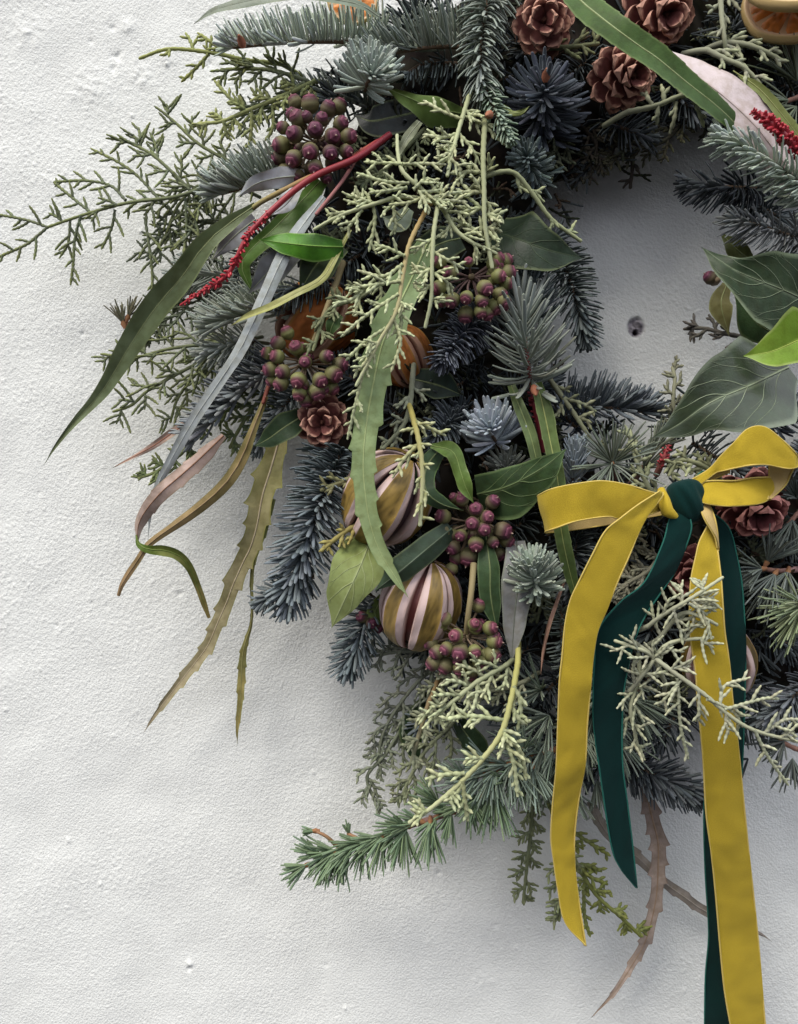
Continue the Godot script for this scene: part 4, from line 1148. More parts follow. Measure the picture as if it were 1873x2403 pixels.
	spray("main stem of the bright yellow green juniper spray in front of the serrated leaf", [[1004, 485, 112], [962, 570, 120], [945, 650, 124], [930, 730, 126], [888, 805, 126], [836, 905, 122]], o.merged({"stem": Color(0.38, 0.25, 0.10), "n": 2, "tl": 44, "bare": 0.3, "twigs": [
		[[945, 620, 124], [900, 648, 126], [840, 635, 124]], [[950, 600, 124], [905, 580, 124], [878, 576, 122]], [[940, 660, 126], [880, 668, 128], [815, 678, 124]], [[935, 690, 126], [860, 740, 128], [800, 790, 124]], [[880, 655, 126], [830, 700, 124], [782, 712, 122]],
		[[905, 770, 126], [860, 800, 126], [812, 845, 122]], [[920, 740, 124], [940, 800, 124], [918, 872, 120]], [[935, 715, 124], [942, 760, 122], [930, 800, 120]], [[880, 815, 126], [850, 860, 124], [830, 870, 122]], [[850, 880, 122], [832, 960, 118], [816, 1030, 112]]]}, true), )
	spray("bright juniper twigs hanging over the green berry cluster", [[1030, 470, 112], [1018, 545, 120], [1014, 620, 122], [1012, 700, 120], [998, 768, 116]], o.merged({"n": 0, "twigs": [[[1016, 560, 120], [990, 575, 122], [972, 595, 120]], [[1016, 590, 120], [1050, 610, 122], [1088, 630, 118]], [[1014, 630, 120], [990, 640, 122], [970, 636, 120]], [[1014, 640, 120], [1040, 655, 122], [1064, 676, 116]], [[1012, 670, 120], [990, 680, 120], [978, 682, 118]], [[1012, 700, 118], [1030, 710, 118], [1034, 702, 116]]]}, true))
	spray("long bright juniper twig hanging straight down to the right of the spray", [[1138, 290, 96], [1134, 360, 104], [1136, 450, 108], [1138, 530, 108], [1155, 628, 104]], o.merged({"tone": Color(0.27, 0.285, 0.16), "r": 5.0, "n": 0, "twigs": [[[1134, 405, 106], [1085, 405, 106], [1068, 430, 104]], [[1134, 452, 106], [1100, 450, 106], [1066, 455, 104]], [[1136, 490, 106], [1110, 490, 106], [1085, 500, 104]], [[1138, 505, 106], [1160, 505, 106], [1178, 512, 104]], [[1138, 535, 106], [1155, 538, 106], [1168, 536, 104]], [[1138, 470, 106], [1165, 510, 104], [1172, 530, 102]], [[1136, 560, 106], [1100, 530, 106], [1060, 512, 106]]]}, true))
	spray("bright juniper twigs reaching right of the spray toward the opening", [[1120, 430, 98], [1150, 410, 102], [1205, 405, 102], [1250, 455, 98], [1295, 515, 94], [1362, 565, 88]], o.merged({"tone": Color(0.25, 0.27, 0.16), "tip": Color(0.33, 0.36, 0.2), "r": 4.8, "n": 5, "tl": 44, "sub": 2}, true))
	spray("topmost bright juniper twig, forking below the light green fir tip", [[1100, 228, 92], [1078, 300, 100], [1064, 350, 106], [1050, 412, 108]], o.merged({"n": 2, "tl": 40, "twigs": [[[1078, 312, 100], [1040, 322, 104], [993, 316, 102]], [[1085, 280, 98], [1040, 262, 98], [994, 236, 94]], [[1078, 315, 100], [1105, 345, 102], [1126, 385, 100]], [[1070, 340, 106], [1045, 375, 108], [1020, 370, 106]], [[1060, 375, 108], [1080, 395, 108], [1074, 412, 106]], [[1088, 272, 96], [1130, 290, 96], [1185, 340, 92]]]}, true))
	spray("bright juniper twigs fanning left across the dark middle of the wreath", [[1032, 480, 112], [985, 440, 116], [945, 402, 116], [934, 360, 112], [932, 318, 108]], o.merged({"n": 0, "twigs": [[[945, 385, 116], [900, 382, 114], [855, 380, 110]], [[945, 385, 114], [1000, 384, 112], [1045, 386, 110]], [[960, 430, 116], [900, 425, 118], [838, 406, 114]], [[955, 440, 116], [905, 448, 118], [866, 452, 114]], [[970, 445, 118], [1000, 420, 118], [1028, 430, 114]], [[980, 450, 118], [1010, 450, 116], [1040, 444, 112]], [[1000, 460, 116], [960, 475, 118], [915, 480, 118]], [[1005, 470, 116], [1050, 470, 114], [1096, 474, 110]], [[1010, 465, 116], [1050, 455, 114], [1082, 450, 110]], [[985, 450, 118], [1000, 480, 120], [1010, 495, 118]]]}, true))
	spray("bright juniper twig pointing left below the red flower stalk", [[1010, 470, 108], [940, 462, 114], [880, 478, 114], [800, 505, 110], [738, 538, 104]], o.merged({"n": 0, "twigs": [[[880, 478, 112], [845, 465, 112], [826, 455, 110]], [[850, 490, 112], [835, 470, 110], [828, 452, 108]], [[875, 480, 112], [880, 520, 110], [866, 590, 106]], [[820, 498, 110], [790, 500, 110], [768, 505, 106]], [[920, 470, 114], [928, 520, 112], [926, 548, 110]], [[850, 492, 112], [820, 530, 110], [802, 542, 106]]]}, true))
	spray("bright juniper twigs in the middle, over the dark ivy leaf", [[1040, 490, 104], [1070, 540, 108], [1110, 570, 108], [1165, 595, 102]], o.merged({"n": 5, "tl": 56, "sub": 3}, true))
	spray("short dull green juniper twigs behind the bright spray at upper centre", [[1000, 300, 60], [960, 340, 70], [900, 400, 72], [830, 430, 70]], {"tone": Color(0.12, 0.135, 0.085), "tip": Color(0.17, 0.19, 0.1), "r": 4.5, "n": 10, "tl": 60})
	spray("dull juniper twigs in front of the terracotta dried orange", [[900, 660, 92], [840, 700, 96], [770, 730, 94], [735, 822, 92]], {"tone": Color(0.19, 0.205, 0.12), "tip": Color(0.27, 0.29, 0.16), "r": 4.4, "n": 8, "tl": 52})
	spray("grey juniper twig hanging between the serrated leaf and the icy fir star", [[968, 890, 92], [962, 950, 96], [945, 1000, 98], [900, 1052, 96]], {"tone": Color(0.20, 0.21, 0.15), "tip": Color(0.28, 0.3, 0.2), "r": 5.0, "n": 6, "tl": 52, "sub": 2})
	spray("yellow green juniper twig trailing down over the gilded dried fruit", [[968, 975, 108], [984, 1040, 114], [992, 1120, 116], [986, 1232, 114]], o.merged({"tone": Color(0.29, 0.29, 0.13), "r": 5.0, "stem": Color(0.36, 0.31, 0.1), "n": 9, "tl": 30, "sub": 1, "twigs": [[[985, 1040, 112], [950, 1075, 114], [922, 1120, 112]], [[975, 990, 110], [1010, 1005, 108], [1045, 1022, 104]]]}, true))
	spray("brown green juniper twig across the long slate fir sprig", [[840, 1230, 88], [800, 1255, 92], [755, 1292, 92]], {"tone": Color(0.25, 0.21, 0.08), "tip": Color(0.34, 0.3, 0.11), "r": 5.0, "n": 5, "tl": 40, "sub": 1})
	spray("pale juniper tip lying on the slate fir sprig", [[830, 1120, 84], [790, 1135, 88], [755, 1150, 88]], {"tone": Color(0.2, 0.2, 0.11), "tip": Color(0.28, 0.27, 0.14), "r": 4.8, "n": 4, "tl": 40, "sub": 1})
	# bottom centre
	spray("bright juniper branch with a yellow stem pointing down left over the cedar sprig", [[1215, 1560, 100], [1200, 1640, 108], [1172, 1728, 112], [1101, 1816, 112], [1020, 1890, 108], [962, 1930, 104]], o.merged({"tone": Color(0.29, 0.315, 0.17), "stem": Color(0.40, 0.38, 0.13), "r": 5.4, "n": 4, "tl": 46, "bare": 0.2, "twigs": [[[1180, 1715, 112], [1205, 1790, 112], [1215, 1868, 108]], [[1172, 1728, 112], [1220, 1760, 110], [1235, 1830, 106]], [[1090, 1815, 112], [1040, 1818, 112], [1000, 1828, 108]], [[1085, 1830, 112], [1090, 1870, 110], [1098, 1925, 106]], [[1195, 1650, 108], [1220, 1690, 108], [1236, 1700, 104]], [[1185, 1690, 110], [1100, 1680, 108], [1040, 1690, 104]], [[1205, 1610, 106], [1220, 1640, 108], [1222, 1690, 106]]]}, true))
	spray("dense bright juniper twigs below the lowest berry cluster", [[1190, 1560, 92], [1120, 1600, 98], [1070, 1640, 100], [1010, 1690, 96]], o.merged({"tone": Color(0.24, 0.26, 0.16), "r": 4.8, "n": 12, "tl": 80, "sub": 4}, true))
	spray("grey juniper twigs spreading left below the gilded fruit", [[1030, 1490, 60], [990, 1525, 62], [930, 1530, 60], [872, 1540, 54]], {"tone": Color(0.135, 0.145, 0.115), "tip": Color(0.17, 0.185, 0.135), "r": 4.0, "n": 10, "tl": 72, "droop": 0.5})
	spray("grey juniper spray with hanging twigs against the wall at lower centre", [[1060, 1530, 56], [1000, 1580, 58], [940, 1650, 56], [900, 1720, 52], [886, 1790, 48]], {"tone": Color(0.14, 0.15, 0.12), "tip": Color(0.18, 0.195, 0.14), "r": 4.0, "n": 13, "tl": 82, "droop": 0.35})
	spray("slender grey juniper twigs bending left above the cedar sprig", [[1010, 1640, 50], [950, 1700, 52], [905, 1770, 50], [862, 1822, 46], [880, 1880, 44]], {"tone": Color(0.15, 0.165, 0.12), "tip": Color(0.2, 0.22, 0.15), "r": 4.0, "n": 13, "tl": 74, "droop": 0.3})
	spray("juniper twigs behind the brown stem of the cedar sprig", [[1060, 1700, 60], [1000, 1760, 60], [960, 1830, 56], [940, 1880, 52]], {"tone": Color(0.17, 0.185, 0.12), "tip": Color(0.23, 0.25, 0.15), "r": 4.2, "n": 10, "tl": 66, "droop": 0.2})
	spray("brown stemmed juniper twig hanging under the lowest berries", [[1040, 1570, 74], [1010, 1640, 80], [985, 1720, 80], [965, 1790, 76]], {"tone": Color(0.2, 0.21, 0.14), "stem": Color(0.24, 0.14, 0.06), "r": 4.8, "n": 7, "tl": 56})
	spray("dull juniper twigs left of the yellow left tail", [[1230, 1600, 82], [1160, 1620, 86], [1090, 1600, 86], [1040, 1570, 82]], {"tone": Color(0.23, 0.235, 0.16), "tip": ASHT, "r": 4.4, "n": 10, "tl": 66})
	spray("juniper twigs hanging below the cedar needles, left of the yellow tail", [[1250, 1870, 48], [1245, 1960, 48], [1235, 2050, 46], [1228, 2118, 42]], {"tone": Color(0.16, 0.18, 0.105), "tip": Color(0.2, 0.225, 0.12), "r": 4.0, "n": 11, "tl": 58})
	spray("green juniper twig pointing down right between the ribbon tails", [[1290, 1890, 52], [1350, 2020, 50], [1400, 2100, 48], [1455, 2150, 46], [1503, 2196, 42]], {"tone": Color(0.18, 0.2, 0.08), "tip": Color(0.2, 0.22, 0.06), "r": 4.6, "n": 9, "tl": 60, "bare": 0.2, "twigs": [[[1340, 1950, 52], [1380, 1975, 50], [1432, 2008, 48]], [[1350, 2040, 52], [1390, 2060, 50], [1425, 2075, 48]], [[1350, 2030, 50], [1380, 2030, 50], [1412, 2045, 48]], [[1370, 2080, 48], [1372, 2150, 46], [1385, 2198, 44]]]})
	spray("juniper twigs at the tip of the left yellow tail", [[1330, 1990, 60], [1320, 2080, 56], [1312, 2160, 50]], {"tone": Color(0.15, 0.165, 0.11), "tip": Color(0.2, 0.23, 0.11), "r": 4.2, "n": 8, "tl": 60})
	# ash grey spray in front of the right tail
	var a := {"tone": ASH, "tip": ASHT, "r": 4.2, "plump": 0.9, "subl": 46, "gap": 25.0, "deep": false}
	spray("pale ash juniper branch crossing both tails toward the right edge", [[1520, 1530, 118], [1560, 1562, 128], [1647, 1625, 132], [1753, 1706, 130], [1890, 1745, 122]], a.merged({"n": 3, "tl": 56, "twigs": [[[1590, 1590, 130], [1597, 1700, 126], [1615, 1780, 120]], [[1700, 1665, 132], [1790, 1640, 130], [1828, 1640, 126]], [[1770, 1712, 130], [1805, 1780, 126], [1850, 1842, 120]], [[1790, 1722, 128], [1840, 1690, 126], [1885, 1690, 122]], [[1640, 1620, 132], [1640, 1680, 130], [1633, 1692, 126]], [[1690, 1655, 132], [1700, 1610, 130], [1760, 1590, 128]], [[1600, 1595, 130], [1560, 1640, 128], [1545, 1656, 124]], [[1660, 1640, 134], [1720, 1670, 130], [1742, 1705, 126]]]}, true))
	spray("pale ash juniper twig pointing up right across the right yellow tail", [[1520, 1470, 116], [1560, 1440, 124], [1620, 1405, 130], [1696, 1355, 128]], a.merged({"n": 2, "tl": 60, "twigs": [[[1618, 1405, 130], [1645, 1425, 130], [1672, 1412, 126]], [[1615, 1415, 130], [1640, 1430, 130], [1660, 1444, 126]], [[1600, 1415, 128], [1600, 1390, 128], [1592, 1372, 124]], [[1580, 1430, 128], [1600, 1480, 126], [1634, 1458, 124]], [[1650, 1385, 130], [1646, 1370, 128], [1641, 1362, 126]]]}, true))
	spray("pale ash juniper twigs over the right tail at the height of the gilded fruit", [[1545, 1500, 114], [1600, 1440, 124], [1650, 1450, 128], [1682, 1466, 124]], a.merged({"n": 4, "tl": 76, "sub": 2}, true))
	spray("tangled pale ash juniper twigs between the green and yellow tails", [[1480, 1620, 112], [1520, 1570, 122], [1570, 1510, 124], [1672, 1496, 120]], a.merged({"n": 6, "tl": 86, "sub": 3}, true))
	spray("pale ash juniper tip over the green tail edge", [[1560, 1600, 114], [1530, 1540, 124], [1490, 1520, 126], [1444, 1504, 122]], a.merged({"n": 5, "tl": 70, "sub": 2}, true))
	spray("pale ash juniper twigs hanging between the tails under the branch", [[1500, 1590, 110], [1480, 1660, 112], [1490, 1720, 108], [1498, 1765, 102]], a.merged({"tone": Color(0.28, 0.29, 0.19), "n": 7, "tl": 58, "sub": 2}, true))
	spray("beige juniper twigs in the gap above the green tail", [[1440, 1240, 60], [1480, 1300, 64], [1500, 1380, 66], [1470, 1440, 64]], {"tone": Color(0.21, 0.2, 0.15), "tip": Color(0.27, 0.265, 0.18), "r": 4.4, "n": 11, "tl": 74})
	spray("beige juniper twigs between the ribbon tails below the knot", [[1560, 1290, 64], [1520, 1340, 70], [1470, 1370, 72], [1430, 1400, 70]], {"tone": Color(0.23, 0.22, 0.17), "tip": Color(0.29, 0.28, 0.2), "r": 4.4, "n": 9, "tl": 66})
	# around the bow, above it and at top right
	spray("pale juniper twig standing above the bow knot on the left", [[1545, 1180, 88], [1520, 1140, 94], [1492, 1075, 94], [1478, 1010, 88]], {"tone": Color(0.24, 0.25, 0.16), "tip": Color(0.32, 0.335, 0.2), "r": 5.0, "n": 9, "tl": 46, "sub": 2})
	spray("curled pale juniper twigs just above the green knot", [[1680, 1110, 88], [1630, 1085, 96], [1590, 1080, 98], [1570, 1115, 96]], {"tone": Color(0.25, 0.26, 0.155), "tip": Color(0.35, 0.36, 0.2), "r": 5.2, "n": 9, "tl": 46, "sub": 2})
	spray("upright juniper twigs in front of the lower large ivy leaf edge", [[1585, 1010, 60], [1580, 940, 64], [1584, 890, 62], [1578, 862, 58]], {"tone": Color(0.2, 0.2, 0.14), "tip": Color(0.27, 0.27, 0.18), "r": 4.4, "n": 8, "tl": 40, "sub": 2})
	spray("juniper twig crossing below the grey fir fan toward the navy sprig", [[1290, 890, 72], [1340, 960, 80], [1380, 1020, 80], [1410, 1060, 74]], {"tone": Color(0.2, 0.2, 0.13), "tip": Color(0.26, 0.27, 0.16), "r": 4.8, "n": 5, "tl": 52, "sub": 2, "twigs": [[[1325, 935, 78], [1360, 945, 80], [1398, 965, 76]]]})
	spray("pale grey juniper twig hanging at top right above the pink leaf", [[1690, -30, 84], [1694, 40, 92], [1700, 90, 94], [1706, 130, 90]], {"tone": Color(0.25, 0.255, 0.19), "tip": Color(0.33, 0.34, 0.23), "r": 5.2, "n": 5, "tl": 54, "sub": 1})
	spray("pale grey juniper twig lying over the upper edge of the pink leaf", [[1660, 118, 92], [1705, 140, 96], [1745, 158, 98], [1784, 198, 96]], {"tone": Color(0.27, 0.275, 0.2), "tip": Color(0.36, 0.38, 0.24), "r": 5.4, "n": 5, "tl": 48, "sub": 1})
	spray("pale grey juniper twig under the dried orange slices", [[1700, 100, 84], [1745, 103, 90], [1790, 118, 92], [1838, 144, 90]], {"tone": Color(0.25, 0.255, 0.19), "tip": Color(0.36, 0.38, 0.24), "r": 5.4, "n": 6, "tl": 54, "sub": 1})
	spray("grey green juniper twig below the second pine cone with hanging prongs", [[1476, 262, 82], [1540, 248, 88], [1602, 224, 90], [1640, 240, 86]], {"tone": Color(0.24, 0.25, 0.17), "tip": Color(0.31, 0.32, 0.2), "r": 5.2, "n": 0, "sub": 1, "gap": 70.0, "twigs": [[[1545, 247, 88], [1543, 270, 88], [1542, 292, 84]], [[1586, 240, 88], [1582, 280, 88], [1572, 312, 84]], [[1628, 238, 88], [1640, 262, 88], [1652, 298, 84]], [[1560, 245, 88], [1556, 215, 88], [1552, 200, 84]], [[1530, 245, 86], [1520, 230, 86], [1515, 215, 82]], [[1600, 225, 90], [1590, 200, 88], [1575, 188, 84]]]})
	spray("dark juniper twigs between the two upper pine cones", [[1290, 112, 70], [1340, 110, 74], [1404, 102, 72]], {"tone": Color(0.13, 0.14, 0.08), "tip": Color(0.18, 0.19, 0.1), "r": 5.0, "n": 5, "tl": 52, "sub": 1})
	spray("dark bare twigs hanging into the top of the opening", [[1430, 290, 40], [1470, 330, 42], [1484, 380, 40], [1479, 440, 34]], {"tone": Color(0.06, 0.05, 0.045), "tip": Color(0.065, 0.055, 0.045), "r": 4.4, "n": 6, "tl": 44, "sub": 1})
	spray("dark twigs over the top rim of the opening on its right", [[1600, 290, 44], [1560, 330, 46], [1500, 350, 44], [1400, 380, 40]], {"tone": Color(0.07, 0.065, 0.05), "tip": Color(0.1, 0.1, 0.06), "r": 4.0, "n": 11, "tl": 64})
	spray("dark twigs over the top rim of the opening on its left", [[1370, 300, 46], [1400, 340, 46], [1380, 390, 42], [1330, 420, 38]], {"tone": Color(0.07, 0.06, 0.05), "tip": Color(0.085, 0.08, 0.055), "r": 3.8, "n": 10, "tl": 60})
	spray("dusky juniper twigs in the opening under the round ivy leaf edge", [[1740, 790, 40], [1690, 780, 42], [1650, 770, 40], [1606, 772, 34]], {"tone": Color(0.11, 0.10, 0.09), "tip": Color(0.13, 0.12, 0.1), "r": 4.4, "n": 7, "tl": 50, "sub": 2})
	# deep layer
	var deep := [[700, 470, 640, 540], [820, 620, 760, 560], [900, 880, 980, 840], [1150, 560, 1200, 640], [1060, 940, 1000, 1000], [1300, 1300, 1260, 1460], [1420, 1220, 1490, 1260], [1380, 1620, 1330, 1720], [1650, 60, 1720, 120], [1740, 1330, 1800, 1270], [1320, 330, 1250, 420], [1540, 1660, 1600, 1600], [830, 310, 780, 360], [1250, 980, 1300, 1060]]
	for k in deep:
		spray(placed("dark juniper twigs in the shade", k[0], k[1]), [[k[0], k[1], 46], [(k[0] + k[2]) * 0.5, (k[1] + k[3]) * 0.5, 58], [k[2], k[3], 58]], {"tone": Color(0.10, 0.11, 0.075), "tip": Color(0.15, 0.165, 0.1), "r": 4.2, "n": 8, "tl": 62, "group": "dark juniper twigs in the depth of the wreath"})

func cedars():
	cedar("cedar sprig with tufts of long green needles pointing out at lower left", [[1260, 1800, 76], [1160, 1850, 80], [1060, 1905, 80], [940, 1945, 74], [820, 1990, 68], [720, 2012, 62]], [
		[720, 2030, 64, -1, 0.45, 0.2, 34, 62, 0.7], [770, 2000, 66, -0.5, 1, 0.2, 26, 84, 0.7], [740, 1950, 66, -1, -0.1, 0.3, 14, 36, 0.4], [800, 1985, 70, -0.25, 1, 0.2, 26, 96, 0.6], [840, 1975, 72, -0.9, 0.5, 0.3, 22, 84, 0.6], [900, 1960, 76, -0.6, 0.9, 0.2, 30, 88, 0.7], [950, 1940, 78, -0.1, 1, 0.2, 30, 96, 0.6], [960, 1940, 78, -0.9, 0.2, 0.4, 22, 80, 0.6], [1010, 1925, 82, 0, 1, 0.3, 30, 100, 0.55], [1030, 1885, 80, -0.8, -0.6, 0.3, 24, 82, 0.75], [1100, 1870, 82, 0.4, 1, 0.2, 22, 90, 0.6], [1160, 1850, 84, 0.1, 1, 0.3, 30, 110, 0.6], [820, 1960, 66, -0.3, -1, 0.2, 8, 44, 0.4]], {"tone": Color(0.105, 0.165, 0.05), "auto": 22, "auto_len": 78, "side": [[[790, 1985, 66], [765, 1962, 68], [738, 1950, 66]], [[850, 1975, 70], [835, 1965, 70], [820, 1958, 68]]]})
	cedar("upper side branch of the cedar sprig with blue green needle tufts", [[1300, 1760, 76], [1220, 1780, 82], [1160, 1810, 82], [1080, 1830, 78]], [
		[1160, 1800, 84, -0.2, 1, 0.3, 34, 110, 0.8], [1200, 1790, 86, 0.3, 1, 0.3, 30, 110, 0.8], [1100, 1830, 82, -0.9, -0.4, 0.3, 24, 84, 0.8], [1230, 1760, 84, -0.4, -0.6, 0.5, 30, 90, 1.0], [1150, 1790, 84, -0.9, -0.2, 0.4, 24, 90, 0.8], [1250, 1800, 86, 0.2, 1, 0.4, 30, 110, 0.8]], {"tone": Color(0.12, 0.16, 0.10), "pale": 0.5, "auto": 10, "auto_len": 84})
	cedar("mass of grey green needles behind the left yellow and green tails", [[1440, 1560, 62], [1400, 1660, 66], [1360, 1740, 64], [1320, 1800, 60]], [
		[1430, 1590, 70, 0.6, 0.9, 0.4, 34, 115, 0.9], [1400, 1640, 74, 0.7, 0.8, 0.4, 34, 115, 0.8], [1360, 1720, 74, 0.3, 1, 0.4, 34, 110, 0.9], [1290, 1680, 74, -0.6, 0.3, 0.5, 34, 110, 1.1], [1280, 1740, 76, -0.7, 0.7, 0.4, 30, 110, 0.9], [1300, 1800, 70, -0.1, 1, 0.3, 34, 100, 0.8], [1340, 1850, 64, 0.2, 1, 0.2, 26, 84, 0.8], [1480, 1640, 74, 0.8, 0.8, 0.4, 34, 120, 0.8], [1440, 1720, 70, 0.6, 1, 0.3, 30, 110, 0.7], [1270, 1620, 72, -0.6, -0.3, 0.6, 28, 96, 1.1], [1400, 1830, 60, 0.3, 1, 0.2, 26, 80, 0.8]], {"tone": Color(0.105, 0.125, 0.075), "pale": 0.45, "knobs": false, "auto": 14, "auto_len": 110})
	cedar("star of dull needles radiating right above the left ribbon loop", [[1440, 1120, 60], [1438, 1100, 76], [1437, 1090, 84]], [[1437, 1088, 84, 0.0, -0.1, 1, 46, 112, 2.6], [1437, 1088, 82, 0.5, -0.8, 0.4, 20, 115, 0.8], [1437, 1088, 82, -0.5, -0.8, 0.4, 18, 110, 0.8]], {"tone": Color(0.10, 0.11, 0.07), "pale": 0.35})
	cedar("needles between the star and the ivy leaf, pointing up right", [[1470, 1150, 60], [1500, 1110, 74], [1530, 1060, 78]], [[1510, 1100, 78, 0.6, -0.7, 0.4, 26, 100, 0.9], [1530, 1060, 78, 0.6, -1, 0.3, 22, 90, 0.8]], {"tone": Color(0.12, 0.125, 0.08), "pale": 0.4, "knobs": false})
	cedar("dark long needled sprig right of the green ribbon behind the lower cone", [[1900, 1330, 60], [1840, 1340, 70], [1790, 1335, 72]], [[1790, 1335, 76, -1, 0.1, 0.3, 24, 84, 0.9], [1820, 1345, 76, -0.7, 0.9, 0.3, 28, 116, 0.7], [1800, 1320, 74, 0.5, -1, 0.3, 26, 100, 0.9], [1850, 1340, 76, -0.4, 1, 0.4, 28, 110, 0.9]], {"tone": Color(0.085, 0.092, 0.075), "pale": 0.3, "stem": Color(0.3, 0.18, 0.2)})
	cedar("fresh green needle star at the right edge below the lower pine cone", [[1930, 1420, 74], [1900, 1430, 84], [1880, 1425, 90]], [[1885, 1425, 90, -1, 0.45, 0.4, 30, 112, 0.9], [1885, 1425, 90, -0.5, 1, 0.4, 30, 112, 0.8], [1880, 1415, 90, -0.8, -0.3, 0.5, 18, 90, 0.8]], {"tone": Color(0.2, 0.235, 0.10), "pale": 0.3})
	cedar("dark needles in shade at the upper right edge", [[1940, 180, 60], [1890, 220, 68], [1840, 240, 72]], [[1850, 235, 74, -1, 0.2, 0.3, 24, 100, 0.7], [1870, 250, 74, -0.8, 0.6, 0.3, 26, 100, 0.7], [1870, 190, 70, -0.6, -0.8, 0.3, 24, 120, 0.8], [1860, 290, 74, -0.9, 0.1, 0.4, 20, 80, 0.6]], {"tone": Color(0.105, 0.12, 0.062), "pale": 0.25, "knobs": false})
	cedar("dark spiky sprig at the right edge level with the pale ash juniper", [[1950, 1720, 56], [1890, 1760, 64], [1830, 1740, 64]], [[1840, 1740, 66, -0.8, 0.5, 0.3, 24, 84, 1.0], [1860, 1780, 66, -0.1, 1, 0.3, 24, 80, 0.9], [1870, 1720, 66, -0.4, -0.8, 0.4, 24, 90, 1.0]], {"tone": Color(0.05, 0.052, 0.048), "pale": 0.15, "knobs": false})
	cedar("thin brownish needle tip against the wall left of the long dark leaf", [[345, 800, 34], [315, 775, 36], [292, 752, 36]], [[290, 760, 38, -0.3, -1, 0.2, 16, 56, 0.5], [300, 745, 38, 0.5, -1, 0.2, 14, 54, 0.5]], {"tone": Color(0.13, 0.11, 0.06), "pale": 0.15, "wid": 1.9, "stem": Color(0.3, 0.12, 0.06), "r": 8})
	cedar("dark needle sprig at the right below the upper ribbon loop", [[1930, 1180, 56], [1880, 1200, 64], [1850, 1230, 66]], [[1860, 1220, 68, -0.4, 1, 0.3, 26, 96, 0.9], [1870, 1170, 68, -0.6, -0.6, 0.4, 24, 86, 0.9]], {"tone": Color(0.06, 0.065, 0.055), "pale": 0.2, "knobs": false})

